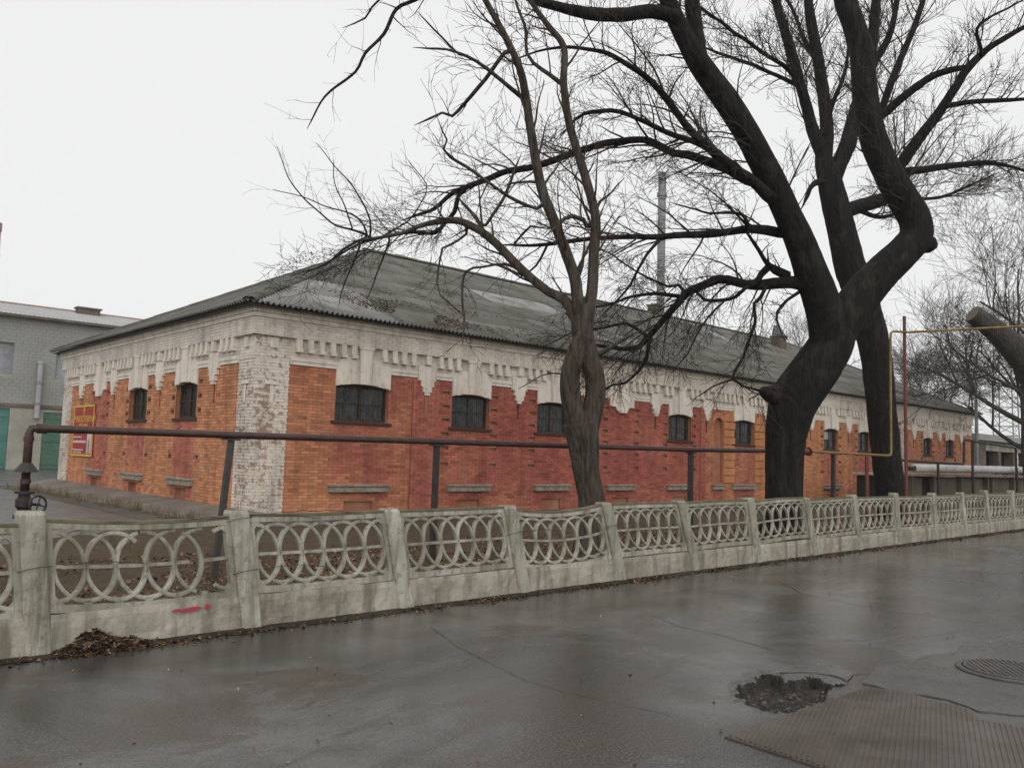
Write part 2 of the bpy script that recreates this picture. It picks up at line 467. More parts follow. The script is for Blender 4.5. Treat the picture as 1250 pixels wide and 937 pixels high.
# crumbled bed of the pothole: loose stones
mb = MB()
for i in range(150):
    x, y = rnd.uniform(-3.72, -2.68), rnd.uniform(-15.72, -15.02)
    d = poly_sd(x, y, HOLE)
    if d > -.03: continue
    s = rnd.uniform(.004, .014); z = -.112+.025*rnd.random()
    P = [(x+s*rnd.uniform(.6, 1.3)*sx, y+s*rnd.uniform(.6, 1.3)*sy, z+s*sz*rnd.uniform(.4, .9)) for sx, sy, sz in
         ((-1, -1, -1), (1, -1, -1), (1, 1, -1), (-1, 1, -1), (-1, -1, 1), (1, -1, 1), (1, 1, 1), (-1, 1, 1))]
    mb.hexa(P)
mb.build('loose_rubble', M_STONE, label='crumbled dark stones lying in the pothole', cat='rubble', kind='stuff')

def crack(pts, w):
    mb = MB(); P = [Vector((x, y, 0)) for x, y in pts]
    fine = []
    for a, b in zip(P, P[1:]):
        n = max(2, int((b-a).length/.05))
        for i in range(n):
            p = a.lerp(b, i/n); p.x += .02*mnoise.noise((p.x*9, p.y*9, 1)); p.y += .03*mnoise.noise((p.x*9, p.y*9, 4)); fine.append(p)
    fine.append(P[-1])
    for i in range(len(fine)-1):
        a, b = fine[i], fine[i+1]; t = (b-a).normalized(); n = Vector((-t.y, t.x, 0))
        wa = w*(.35+.9*abs(mnoise.noise((a.x*6, a.y*6, 2)))); wb = w*(.35+.9*abs(mnoise.noise((b.x*6, b.y*6, 2))))
        if i == 0: wa = .001
        if i == len(fine)-2: wb = .001
        mb.quad((*(a-n*wa).xy, .004), (*(a+n*wa).xy, .004), (*(b+n*wb).xy, .004), (*(b-n*wb).xy, .004))
    return mb.build('crack', M_CRACK, ROAD)
crack([(-3.9, -12.2), (-4.22, -13.02), (-4.48, -14.1), (-4.47, -14.5), (-4.39, -14.8), (-4.3, -15.28)], .004)
crack([(-1.6, -13.0), (-1.89, -13.57), (-1.88, -14.03), (-2.05, -14.72)], .007)
crack([(-2.78, -15.10), (-2.55, -15.22), (-2.45, -15.42), (-2.55, -15.58)], .016)
crack([(-2.55, -15.58), (-2.30, -15.50), (-2.1, -15.6)], .010)
crack([(2.0, -12.4), (1.2, -13.2), (0.9, -14.3), (1.1, -15.1)], .006)

# raised newer asphalt round the manhole
pt = [(-2.5, -15.66), (-2.2, -15.58), (-1.83, -15.50), (-1.45, -15.62), (-1.17, -15.56), (-0.81, -15.70), (-0.5, -15.66), (-0.25, -15.79), (0.3, -15.72),
      (0.95, -15.78), (2.2, -15.6), (4.5, -16.2), (5.0, -19.0), (1.0, -20.5), (-1.5, -19.5), (-2.1, -17.6), (-2.3, -16.9), (-2.55, -16.5), (-2.43, -16.2), (-2.52, -15.9)]
def ragged(P, amp=.03, step=.05):
    out = []
    for i, a in enumerate(P):
        b = P[(i+1) % len(P)]; n = max(1, int(math.hypot(b[0]-a[0], b[1]-a[1])/step))
        for k in range(n):
            x = a[0]+(b[0]-a[0])*k/n; y = a[1]+(b[1]-a[1])*k/n
            out.append((x+amp*mnoise.noise((x*7, y*7, 11)), y+amp*mnoise.noise((x*7, y*7, 17))))
    return out
mb = MB(); rp = ragged(pt)
mb.poly([(x, y, .010) for x, y in rp])
for i, a in enumerate(rp):
    b = rp[(i+1) % len(rp)]; mb.quad((a[0]*1.0, a[1], .001), (b[0], b[1], .001), (b[0], b[1], .010), (a[0], a[1], .010))
mb.build('asphalt_patch', M_PATCH, ROAD)

# wet dirt washed up along the foot of the fence
mb = MB(); x = -13.0; prev = None
while x < 24:
    w = .10+.09*mnoise.noise((x*1.3, 1, 1))+.05*mnoise.noise((x*6, 4, 1))
    cur = (x, FY(x)-.05, FY(x)-.07-max(.02, w))
    if prev: mb.quad((prev[0], prev[2], .0035), (cur[0], cur[2], .0035), (cur[0], cur[1], .03), (prev[0], prev[1], .03))
    prev = cur; x += .06
mb.build('gutter_dirt', M_GUTTER, ROAD)

# yard behind the fence: soil, drive on the left
sheet('yard', [(-30, FY(-30)+.05), (70, FY(70)+.05), (70, -1.8), (-1.5, -1.8), (-1.75, -.9), (-4.5, -2.6), (-9, -6.2), (-30, -6.5)], 0.012, M_SOIL)
mb = MB()
mb.poly([(x, y, .002) for x, y in [(-60, -6.3), (-30, -6.5), (-4.6, -5.5), (-2.2, -1.8), (-1.9, 17.5), (60, 17.5), (60, 60), (-60, 60)]])
mb.build('driveway', M_PATCH, kind='structure')
sheet('footway', [(-2.2, -1.8), (70, -1.8), (70, 17.4), (-1.9, 17.4)], .007, M_GROUND)

# ribbed steel plate let into the road
def plate():
    root = empty('ribbed_plate', (-3.45, -16.6, 0), 'brown ribbed steel plate laid in the road beside the pothole', 'metal plate')
    P = [(-4.40, -15.72), (-3.5, -15.735), (-2.56, -15.74), (-2.50, -15.99), (-2.56, -16.43), (-2.76, -16.55), (-2.70, -16.8), (-2.6, -17.9), (-4.5, -17.7), (-4.43, -16.4)]
    mb = MB(); mb.poly([(x, y, .009) for x, y in P])
    for i, a in enumerate(P):
        b = P[(i+1) % len(P)]; mb.quad((*a, .0), (*b, .0), (*b, .009), (*a, .009))
    mb.build('base_plate', M_PLATE, root)
    rb = MB(); d = Vector((.935, .354)).normalized(); n = Vector((-d.y, d.x)); c = Vector((-3.4, -16.6))
    for i in range(-60, 61):
        o = c+n*(i*.030); run = []
        ins = None; s = -1.8
        while s <= 1.8:
            q = o+d*s; inside = poly_sd(q.x, q.y, P) < -.012
            if inside and ins is None: ins = s
            if (not inside) and ins is not None: run.append((ins, s-.02)); ins = None
            s += .02
        for s0, s1 in run:
            if s1-s0 < .03: continue
            a, b = o+d*s0, o+d*s1; w = n*.0075; t = n*.004
            rb.quad((*(a-w), .0095), (*(b-w), .0095), (*(b-t), .0145), (*(a-t), .0145))
            rb.quad((*(a-t), .0145), (*(b-t), .0145), (*(b+t), .0145), (*(a+t), .0145))
            rb.quad((*(a+t), .0145), (*(b+t), .0145), (*(b+w), .0095), (*(a+w), .0095))
    rb.build('ribs', M_PLATE, root, kind='stuff')
plate()

def manhole():
    c = (-1.16, -16.26, 0.010)
    root = empty('manhole_cover', c, 'round cast iron manhole cover set in the asphalt patch', 'manhole')
    mb = MB(); mb.lathe(c, [(.40, 0), (.40, .012), (.385, .018), (.355, .018), (.352, .004)], 48)
    mb.build('frame_ring', M_IRON, root, smooth=False)
    mb = MB(); mb.lathe(c, [(.345, .004), (.345, .022), (.335, .027), (.0005, .029)], 48)
    disc = mb.build('lid', M_IRON, root)
    for i in range(-7, 8):
        o = i*.042; h = math.sqrt(max(0, .31**2-o*o))
        if h < .05: continue
        d = Vector((.8, .6)); n = Vector((-.6, .8)); cc = Vector(c[:2])+n*o
        a, b = cc-d*h, cc+d*h; w = n*.009
        mb = MB(); z0, z1 = c[2]+.026, c[2]+.035
        mb.hexa([(*(a-w), z0), (*(b-w), z0), (*(b+w), z0), (*(a+w), z0), (*(a-w*.6), z1), (*(b-w*.6), z1), (*(b+w*.6), z1), (*(a+w*.6), z1)])
        mb.build('tread_bar', M_IRON, disc)
manhole()

# ------------------------------------------------------------------ the brick building
BL, BD = 46.05, 15.77
FRONT = lambda u, n, z: (u, -n, z)
LEFT = lambda u, n, z: (-n, u, z)
Z_BAND, Z_T0, Z_T1, Z_FR, Z_TOP = 3.76, 4.00, 4.32, 4.74, 5.06
bld = empty('brick_building', (BL/2, BD/2, 0), 'long single storey brick building with whitewashed dentil cornice and grey corrugated hip roof', 'building')

ORANGE = (.575, .260, .132); RED = (.42, .125, .094); YEL = (.56, .245, .108); PINK = (.49, .165, .115); WHITE = (.74, .68, .595); BRK = (.33, .13, .07)
def mixc(a, b, t): t = max(0, min(1, t)); return tuple(a[i]+(b[i]-a[i])*t for i in range(3))
def front_col(u, z):
    n = mnoise.noise((u*.55, z*.55, 3.1))*.5+.5+.22*mnoise.noise((u*2.3, z*2.3, 8.0))
    if u < .9 or 35.7 < u < 36.3: return WHITE, .26+.6*(mnoise.noise((u*1.6, z*1.3, 5))*.5+.35)
    if 4.57 < u < 5.47: return mixc(RED, PINK, n), .30
    if u < 17.9:
        K = ((.9, .12), (1.9, .22), (2.4, .7), (3.6, .72), (4.3, .45), (5.0, .7), (6, .92), (8.3, .78), (9.5, .98), (12, .90), (13.5, 1.0), (15, .85), (18, .95))
        for (a, wa), (b, wb) in zip(K, K[1:]):
            if a <= u <= b: w = wa+(wb-wa)*(u-a)/(b-a); break
        w += 1.4*(n-.50)-.22*max(0, 1.3-z)+.12*max(0, z-2.2)+(.15 if u > 5.4 else 0)
        c = mixc(ORANGE, RED, w); d = max(0, min(1, w-1))
        return mixc(c, (.30, .072, .056), d), .08
    if u < 18.25: return RED, .05
    if u < 18.85: return mixc(RED, ORANGE, .55+(n-.5)), .06
    if u < 19.5: return mixc(RED, PINK, .5), .06
    if u < 20.3: return YEL, .04
    if u < 21.75: return mixc(RED, ORANGE, (n-.45)*1.4), .06
    for c0 in (24.6, 28.3, 31.7, 35.2):
        if abs(u-c0) < .72 and z < 2.4: return mixc(PINK, ORANGE, (n-.45)*1.6), .05
    if u < 30: return mixc(YEL, ORANGE, n), .05
    if u < 37: return mixc(ORANGE, PINK, n*.7), .05
    return mixc(ORANGE, PINK, (n-.35)*1.4), .05
def left_col(u, z):
    n = mnoise.noise((u*.6, z*.6, 13.1))*.5+.5+.2*mnoise.noise((u*2.3, z*2.3, 18.0))
    if u < .85 or u > 14.65: return WHITE, .26+.5*(mnoise.noise((u*1.5, z*1.2, 25))*.5+.4)
    for c0 in (4.0, 7.75, 11.4):
        if abs(u-c0) < .74 and z < 2.45: return mixc(PINK, ORANGE, (n-.45)*1.8), .06
    if 10.3 < u < 12.2: return mixc(PINK, ORANGE, (n-.4)*1.6), .05
    return mixc(ORANGE, YEL, (n-.55)*1.2), .06+max(0, .6-z)*.7

HB = .0765
CUTS = []
def split(a, b):
    e = [a]+[c for c in CUTS if a < c < b]+[b]
    return list(zip(e, e[1:]))
def lay_bricks(mp, u0, u1, z0, z1, n, holes, colfn, mb=None, single=None, parent=None):
    k = int(math.floor(z0/HB))
    while k*HB < z1:
        za, zb = max(z0, k*HB+.005), min(z1, k*HB+HB-.005)
        if zb-za > .02:
            zc = (za+zb)/2; spans = [(u0, u1)]
            for h in holes:
                if h[2]-.02 < zc < h[3]+.02 and h[0] < u1 and h[1] > u0:
                    ns = []
                    for a, b in spans:
                        if h[1] <= a or h[0] >= b: ns.append((a, b)); continue
                        if h[0] > a: ns.append((a, h[0]))
                        if h[1] < b: ns.append((h[1], b))
                    spans = ns
            off = .13 if k % 2 else 0.0
            for a, b in spans:
                j = math.floor((a-off)/.26)
                while off+j*.26 < b:
                    x0, x1 = max(a, off+j*.26+.005), min(b, off+(j+1)*.26-.005)
                    for x0, x1 in split(x0, x1):
                        if x1-x0 < .025: continue
                        c, pe = colfn((x0+x1)/2, zc); v = (rnd.uniform(.76, 1.18) if rnd.random() < .95 else rnd.uniform(.6, .78)) if c is not WHITE else rnd.uniform(.93, 1.06)
                        pe = max(0, min(1, pe+rnd.uniform(-.12, .14)*(1 if pe > .15 else .3)))
                        col = (c[0]*v, c[1]*v, c[2]*v, pe); nn = n+rnd.uniform(-.003, .004)
                        m2 = mb if single is None else MB()
                        m2.ubox(mp, x0, x1, n-.025, nn, za, zb, (), col)
                        if single is not None: m2.build(single, M_BRICK, parent)
                    j += 1
        k += 1

def core(mp, u0, u1, z0, z1, n, holes, mat, parent, name):
    """wall face with recesses (u0,u1,z0,z1,depth)"""
    mb = MB()
    us = sorted({u0, u1, *[h[0] for h in holes], *[h[1] for h in holes]})
    for a, b in zip(us, us[1:]):
        c = (a+b)/2; hs = sorted([h for h in holes if h[0] < c < h[1]], key=lambda h: h[2])
        z = z0
        for h in hs:
            if h[2] > z: mb.quad(mp(a, n, z), mp(b, n, z), mp(b, n, h[2]), mp(a, n, h[2]))
            z = max(z, h[3])
        if z < z1: mb.quad(mp(a, n, z), mp(b, n, z), mp(b, n, z1), mp(a, n, z1))
    for a, b, c, d, dp in holes:
        m = n-dp
        mb.quad(mp(a, m, c), mp(b, m, c), mp(b, m, d), mp(a, m, d))
        mb.quad(mp(a, n, c), mp(b, n, c), mp(b, m, c), mp(a, m, c))
        mb.quad(mp(a, n, d), mp(b, n, d), mp(b, m, d), mp(a, m, d))
        mb.quad(mp(a, n, c), mp(a, n, d), mp(a, m, d), mp(a, m, c))
        mb.quad(mp(b, n, c), mp(b, n, d), mp(b, m, d), mp(b, m, c))
    return mb.build(name, mat, parent)

def window(mp, u0, u1, z0=2.40, z1=3.36, paper=False):
    """casement set back in its reveal: frame > panes, bars, sill"""
    mb = MB(); d0, d1 = -.125, -.17; t = .055
    mb.ubox(mp, u0, u0+t, d1, d0, z0, z1); mb.ubox(mp, u1-t, u1, d1, d0, z0, z1)
    mb.ubox(mp, u0+t, u1-t, d1, d0, z0, z0+t); mb.ubox(mp, u0+t, u1-t, d1, d0, z1-t-.05, z1)
    uc = u0+(u1-u0)*.5
    mb.ubox(mp, uc-.028, uc+.028, d1, d0+.004, z0+t, z1-t-.05)
    w = mb.build('window', M_WFRAME, bld)
    for a, b in ((u0+t, uc-.028), (uc+.028, u1-t)):
        p = MB(); p.ubox(mp, a, b, d1+.012, d1+.018, z0+t, z1-t-.05); p.build('pane', M_GLASS, w)
    n = 9
    for i in range(1, n):
        u = u0+(u1-u0)*i/n; p = MB(); p.tube([mp(u, -.10, z0+.01), mp(u, -.10, z1-.03)], .007, 5); p.build('bar', M_PIPE_K, w)
    p = MB(); p.ubox(mp, u0, u1, -.105, -.093, z0+.44, z0+.465); p.build('bar', M_PIPE_K, w)
    s = MB(); s.ubox(mp, u0-.10, u1+.10, -.12, .055, z0-.075, z0-.005); s.build('sill', M_WFRAME, w)
    if paper:
        p = MB(); p.ubox(mp, u0+.3, u0+.75, d1+.02, d1+.026, z0+.45, z0+.8); p.build('paper_sheet', M_SIGN_W, w)
    return w

def head(mp, uc, hw, blind=False):
    """stepped white surround over a window with arched soffit and keystone"""
    mb = MB(); z1 = Z_T0
    def strip(n0, n1, zt, hw2, arc):
        N = 14; top = []; bot = []
        for i in range(N+1):
            u = uc-hw2+2*hw2*i/N; q = 1-((u-uc)/hw)**2
            zb = (3.27+.09*q) if not blind else 3.42-.14*(1 if abs(u-uc) < hw2*.45 else 0)
            bot.append((u, zb)); top.append((u, zt if not arc else zt))
        for i in range(N):
            (a, za), (b, zb) = bot[i], bot[i+1]
            mb.quad(mp(a, n1, za), mp(b, n1, zb), mp(b, n1, zt), mp(a, n1, zt))
            mb.quad(mp(a, n0, za), mp(b, n0, zb), mp(b, n1, zb), mp(a, n1, za))
        mb.quad(mp(uc-hw2, n0, bot[0][1]), mp(uc-hw2, n1, bot[0][1]), mp(uc-hw2, n1, zt), mp(uc-hw2, n0, zt))
        mb.quad(mp(uc+hw2, n0, bot[-1][1]), mp(uc+hw2, n1, bot[-1][1]), mp(uc+hw2, n1, zt), mp(uc+hw2, n0, zt))
        mb.quad(mp(uc-hw2, n0, zt), mp(uc+hw2, n0, zt), mp(uc+hw2, n1, zt), mp(uc-hw2, n1, zt))
    if blind: strip(-.02, .052, 3.90, .62, False)
    else: strip(-.10, .052, 3.84, hw, False)
    # sloping shoulders up to the dentils
    w = .62 if blind else hw; zt = 3.90 if blind else 3.84
    a = [mp(uc-w, .050, zt-.001), mp(uc+w, .050, zt-.001), mp(uc+w-.18, .050, z1), mp(uc-w+.18, .050, z1)]
    b = [mp(uc-w, 0, zt-.001), mp(uc+w, 0, zt-.001), mp(uc+w-.18, 0, z1), mp(uc-w+.18, 0, z1)]
    mb.prism(b, a)
    h = mb.build('window_head', M_WHITE, bld)
    kb = MB(); zb = 3.22 if blind else 3.355
    kb.hexa([mp(uc-.155, 0, zb), mp(uc+.155, 0, zb), mp(uc+.155, .12, zb), mp(uc-.155, .12, zb),
             mp(uc-.20, 0, Z_T1+.01), mp(uc+.20, 0, Z_T1+.01), mp(uc+.20, .12, Z_T1+.01), mp(uc-.20, .12, Z_T1+.01)])
    kb.ubox(mp, uc-.235, uc+.235, 0, .135, Z_T1-.06, Z_T1+.02)
    kb.build('keystone', M_WHITE, h)
    if not blind:
        for s in (-1, 1):
            f = MB(); u = uc+s*.31
            f.ubox(mp, u-.085, u+.085, 0, .066, 3.36, 3.95); f.build('voussoir', M_WHITE, h)
            f = MB(); u = uc+s*(hw-.13)
            f.ubox(mp, u-.12, u+.12, 0, .066, 3.31, 3.47); f.build('springer_block', M_WHITE, h)

def pendant(mp, uc, col=None):
    mb = MB()
    mb.ubox(mp, uc-.30, uc+.30, 0, .072, 3.62, 4.02)
    p = mb.build('pendant', M_WHITE, bld)
    for a, b, c, d in ((.215, .082, 3.46, 3.62), (.15, .090, 3.31, 3.46), (.085, .080, 3.22, 3.31)):
        s = MB(); s.ubox(mp, uc-a, uc+a, 0, b, c, d); s.build('step', M_WHITE, p)
    s = MB(); s.ubox(mp, uc-.09, uc+.09, .0, .12, 4.06, 4.31); s.build('stud', M_WHITE, p)

def dentils(mp, u0, u1, skips):
    u = u0+.10; tw, pitch = .150, .312
    while u+tw < u1:
        uc = u+tw/2
        if not any(abs(uc-c) < w for c, w in skips):
            mb = MB()
            mb.ubox(mp, u, u+tw, -.01, .118, Z_T0+.085, Z_T1-.001)
            mb.ubox(mp, u+.018, u+tw+.028, -.01, .132, Z_T0, Z_T0+.083)
            mb.build('dentil', M_WHITE, bld)
        u += pitch

def ledge(mp, uc, w, n=.11):
    mb = MB(); mb.ubox(mp, uc-w/2, uc+w/2, -.02, n, .60, .74)
    mb.ubox(mp, uc-w/2-.03, uc+w/2+.03, -.02, n+.035, .742, .80)
    mb.build('ledge', M_LEDGE, bld, bevel=.012)

F_WIN = [(3.0, .80), (6.65, .70), (10.02, .70), (16.68, .68), (20.95, .74), (24.6, .70), (28.3, .66), (31.7, .66), (35.0, .62), (39.4, .60), (42.55, .60)]
F_BLIND = [13.35]
F_PEND = [5.02, 8.5, 11.75, 15.2, 18.35, 22.7, 26.4, 30.0, 33.4, 37.5, 41.0, 44.2]
L_WIN = [(4.02, .72), (7.74, .75)]
L_BLIND = [11.4]
L_PEND = [2.22, 5.95, 9.95, 13.35]

def facade(mp, L, wins, blinds, pends, colfn, special, corner_single):
    holes = []; notch = []
    CUTS[:] = [.88, 18.85, 19.5, 20.3, 21.75, 35.7, 36.3, 37.0]+[c+s*.72 for c in (24.6, 28.3, 31.7, 35.2) for s in (-1, 1)] if special == 'front' else [.85, 14.65]+[c+s*.74 for c in (4.0, 7.75, 11.4) for s in (-1, 1)]
    for uc, hw in wins: holes.append((uc-hw, uc+hw, 2.40, 3.40, .20))
    for i, uc in enumerate(blinds): pass
    for uc, hw in [w for w in wins]+[(b, .62) for b in blinds]:
        if special == 'front' and uc < 5: continue
        for s in (-1, 1):
            a = uc+s*(hw+.07); b = uc+s*(hw+.33); a, b = min(a, b), max(a, b)
            for z in (3.28, 2.92, 2.55, 2.17, 1.77, 1.30):
                if special == 'left' and z in (2.17, 1.77): continue
                z0 = round(z/HB)*HB
                notch.append((a, b, z0, z0+.105, .075))
    for uc in pends: notch.append((uc-.045, uc+.045, 2.74, 3.16, .07))
    for uc, hw in wins+[(b, .62) for b in blinds]:
        notch.append((uc-.42, uc+.42, -.2, .36, .06) if special == 'front' else (uc-.34, uc+.34, .02, .52, .12))
    if special == 'front': holes.append((18.86, 19.48, .86, 3.36, .10))
    # neighbouring windows may crowd each other: drop notches that fall on other recesses
    notch = [h for i, h in enumerate(notch) if not any(h[0] < g[1]+.02 and h[1] > g[0]-.02 and h[2] < g[3] and h[3] > g[2] for g in holes+notch[:i])]
    allh = holes+notch
    w = core(mp, 0.0 if special == 'front' else .02, L, -.3, Z_TOP, -.012, allh, M_MORTAR, bld, 'wall')
    mb = MB()
    lay_bricks(mp, corner_single, L, -.05, Z_BAND, 0, allh, colfn, mb)
    whitefn = lambda u, z: (WHITE, .02+.30*max(0, mnoise.noise((u*.7, z*1.5, 40))))
    lay_bricks(mp, corner_single, L, Z_BAND, Z_T1, .004, allh, whitefn, mb)
    mb.ubox(mp, -.112, L+.0, -.01, .108, Z_T1, Z_FR, col=(*WHITE, .02)); mb.ubox(mp, corner_single+.004, L, -.011, -.004, Z_BAND, Z_T1-.001, col=(*WHITE, .02))
    lay_bricks(mp, -.112, L, Z_T1+.006, Z_FR, .118, [], whitefn, mb)
    mb.build('brick_courses', M_BRICK, w, kind='stuff')
    if corner_single > 0:
        pb = MB(); pb.ubox(mp, .006, corner_single-.003, -.011, .007, 0, Z_T1-.002, col=(.52, .46, .39, .5)); pb.build('whitewashed_joints', M_BRICK, w)
        lay_bricks(mp, -.0, corner_single, .0, Z_T1, .012, [], colfn, None, 'brick', w)
    # cornice: two projecting courses
    cb = MB(); cb.ubox(mp, -.15, L+.1, -.02, .152, Z_FR, Z_FR+.10); cb.ubox(mp, -.18, L+.1, -.02, .183, Z_FR+.105, 4.93)
    cb.ubox(mp, -.225, L+.17, -.02, .228, 4.935, Z_TOP); cb.build('cornice', M_WHITE, bld)
    # bottom lip of the white band
    edges = [(.9 if special == 'front' else .85)]
    stops = sorted([(u-h, u+h) for u, h in wins]+[(b-.62, b+.62) for b in blinds]+[(c-.31, c+.31) for c in pends])
    u = edges[0]
    for a, b in stops+[(L-.9, L)]:
        if a-u > .05:
            lb = MB(); lb.ubox(mp, u, a, -.01, .030, Z_BAND-.07, Z_BAND+.015); lb.ubox(mp, u, a, -.01, .048, Z_BAND+.02, Z_BAND+.10)
            lb.build('band_lip', M_WHITE, bld)
        u = b
    for uc, hw in wins: head(mp, uc, hw+.02)
    for b in blinds: head(mp, b, .64, True)
    for c in pends: pendant(mp, c)
    dentils(mp, .9, L-.3, [(u, .36) for u, h in wins]+[(b, .36) for b in blinds]+[(c, .34) for c in pends])
    for i, (uc, hw) in enumerate(wins): window(mp, uc-hw, uc+hw, paper=(special == 'front' and i == 6))
    for uc, hw in wins: ledge(mp, uc, 2*hw+.16)
    for b in blinds: ledge(mp, b, 1.45)
    return w

wf = facade(FRONT, BL, F_WIN, F_BLIND, F_PEND, front_col, 'front', .88)
wl_ = facade(LEFT, BD, L_WIN, L_BLIND, L_PEND, left_col, 'left', 0.0)
ledge(FRONT, 19.15, .75)
# corner studs and slots on the white corner piers
for mp, u in ((FRONT, .45), (LEFT, .42)):
    mb = MB(); mb.ubox(mp, u-.10, u+.10, 0, .055, 4.04, 4.28); mb.build('stud', M_WHITE, bld)
    mb = MB(); mb.ubox(mp, u-.16, u+.16, 0, .04, 3.16, 3.24); mb.build('stud', M_WHITE, bld)
    mb = MB(); mb.ubox(mp, u-.045, u+.045, .012, .028, 2.72, 3.14); mb.build('stud', M_WHITE, bld)
# raised brick strips of the middle pavilion and beside the first bay
def strip(u0, u1, z0, z1, n, name='pilaster'):
    mb = MB(); mb.ubox(FRONT, u0, u1, -.01, n-.012, z0, z1)
    p = mb.build(name, M_MORTAR, bld); b = MB()
    lay_bricks(FRONT, u0, u1, z0, z1, n, [(5.02-.045, 5.02+.045, 2.74, 3.16)], front_col, b); b.build('brick_courses', M_BRICK, p, kind='stuff')
strip(4.57, 5.47, 0, 3.62, .05); strip(17.92, 18.2, 0, 3.72, .07); strip(35.75, 36.25, 0, 4.0, .07)
for u0 in (19.52, 21.76):
    for i in range(9):
        z = .86+i*.30
        mb = MB(); c = (*YEL, .05)
        mb.ubox(FRONT, u0, u0+.76-(.0 if i % 2 else .06), -.02, .045, z, z+.262, col=c); mb.build('quoin_block', M_BRICK, bld)
# arched lintel of the blind niche
mb = MB()
for i in range(7):
    a = math.pi*(.18+.64*i/6); r = .42
    u = 19.17-math.cos(a)*r*1.0; z = 3.05+math.sin(a)*r
    mb.ubox(FRONT, u-.05, u+.05, -.05, .03, z-.10, z+.10, col=(*ORANGE, .05))
mb.build('niche_arch', M_BRICK, bld)
# the two sides not seen, and a floor-to-eaves plinth
mb = MB(); mb.quad((BL, 0, -.3), (BL, BD, -.3), (BL, BD, Z_TOP), (BL, 0, Z_TOP)); mb.quad((0, BD, -.3), (BL, BD, -.3), (BL, BD, Z_TOP), (0, BD, Z_TOP))
mb.build('wall', M_MORTAR, bld)
# sloped concrete apron along the short side and the front corner
mb = MB(); N = 24
for i in range(N):
    y0, y1 = -1.0+i*(17.4/N), -1.0+(i+1)*(17.4/N)
    z = lambda y: .20+.006*max(0, y)
    w0 = 1.25+.15*mnoise.noise((0, y0, 2)); w1 = 1.25+.15*mnoise.noise((0, y1, 2))
    mb.quad((-.012, y0, z(y0)), (-w0, y0, .03), (-w1, y1, .03), (-.012, y1, z(y1)))
    mb.quad((-w0, y0, .03), (-w0-.03, y0, -.02), (-w1-.03, y1, -.02), (-w1, y1, .03))
mb.build('apron', M_APRON, bld)

# ------------------------------------------------------------------ hip roof of corrugated sheets
OV = .40; ZE = 5.00; SL = math.tan(math.radians(26.2)); CA, SA = math.cos(math.radians(26.2)), math.sin(math.radians(26.2))
HALF = BD/2+OV; ZR = ZE+HALF*SL
xr0, xr1 = -OV+HALF, BL+OV-HALF; yr = BD/2
e0, e1, f0, f1 = -OV, BL+OV, -OV, BD+OV
mb = MB(); dz = -.05
A, B, Cc, D = (e0, f0, ZE+dz), (e1, f0, ZE+dz), (e1, f1, ZE+dz), (e0, f1, ZE+dz)
P, Q = (xr0, yr, ZR+dz), (xr1, yr, ZR+dz)
mb.quad(A, B, Q, P); mb.tri(B, Cc, Q); mb.quad(Cc, D, P, Q); mb.tri(D, A, P); mb.quad(A, B, Cc, D)
roof = mb.build('roof', M_RIDGE, bld)

def sheet_mesh(w=1.13, l=1.76, waves=8):
    mb = MB(); n = waves*6
    for j, y in enumerate((0.0, l)):
        for i in range(n+1):
            mb.v.append((w*i/n, y, .034*math.cos(2*math.pi*i/6)+(.016 if j == 0 else 0)))
    for i in range(n+1): mb.v.append((w*i/n, .004, .034*math.cos(2*math.pi*i/6)+.004))
    for i in range(n):
        mb.f.append((i, i+1, n+2+i, n+1+i)); a = 2*(n+1); mb.f.append((i, a+i, a+i+1, i+1))
    me = mb.mesh('roof_sheet', M_ROOF); me.polygons.foreach_set('use_smooth', [True]*len(me.polygons)); return me
SHEET = sheet_mesh()
def lay_sheets(origin, xa, ya, za, width, inset):
    """rows of sheets from the eave upwards; inset(v) = how much the hip takes off at slope distance v on either side"""
    SLEN = HALF/CA; o0 = wloc(roof); rows = 6; eff = SLEN/rows
    rot = Matrix((xa, ya, za)).transposed().to_4x4()
    for r in range(rows):
        v0 = r*eff-.06; vmid = r*eff
        PW = 1.13*7/8; i0 = int(math.floor(vmid*CA/PW)); u = i0*PW
        while u < width-vmid*CA+.0:
            va = v0+(rnd.uniform(-.010, .010)); lift = .03+.0025*(int(round(u/PW)) % 2)
            loc = Vector(origin)+Vector(xa)*u+Vector(ya)*va+Vector(za)*lift
            lo, hi = (u < (va+1.76)*CA), (u+1.13 > width-(va+1.76)*CA)
            me = SHEET
            if lo or hi or r == rows-1:
                me = SHEET.copy(); bm = bmesh.new(); bm.from_mesh(me)
                def cut(pt, nrm):
                    bmesh.ops.bisect_plane(bm, geom=bm.verts[:]+bm.edges[:]+bm.faces[:], plane_co=pt, plane_no=nrm, clear_outer=True)
                nn = Vector((1, -CA, 0)).normalized()
                if lo: cut(Vector((-u, -va, 0)), Vector((-nn.x, -nn.y, 0)))        # keep u > v*CA
                if hi: cut(Vector((width-u, -va, 0)), Vector((nn.x, -nn.y, 0)).normalized()*1.0 if False else Vector((1, CA, 0)).normalized())
                if r == rows-1: cut(Vector((0, SLEN-va, 0)), Vector((0, 1, 0)))
                bm.to_mesh(me); ok = len(bm.faces) > 0; bm.free()
                if not ok: bpy.data.meshes.remove(me); u += PW; continue
            o = link_mesh('roof_sheet', me, roof)
            if xa[0] == 1 and ((u < 3.2+.7*r and r < 2) or (10.5 < u < 14 and r == 3) or rnd.random() < .015):
                o.material_slots[0].link = 'OBJECT'; o.material_slots[0].material = M_ROOF2
            tilt = Matrix.Rotation(rnd.uniform(-.002, .002), 4, 'X')
            o.matrix_local = Matrix.Translation(loc-o0) @ rot @ tilt
            u += PW
lay_sheets((e0, f0, ZE), (1, 0, 0), (0, CA, SA), (0, -SA, CA), e1-e0, None)
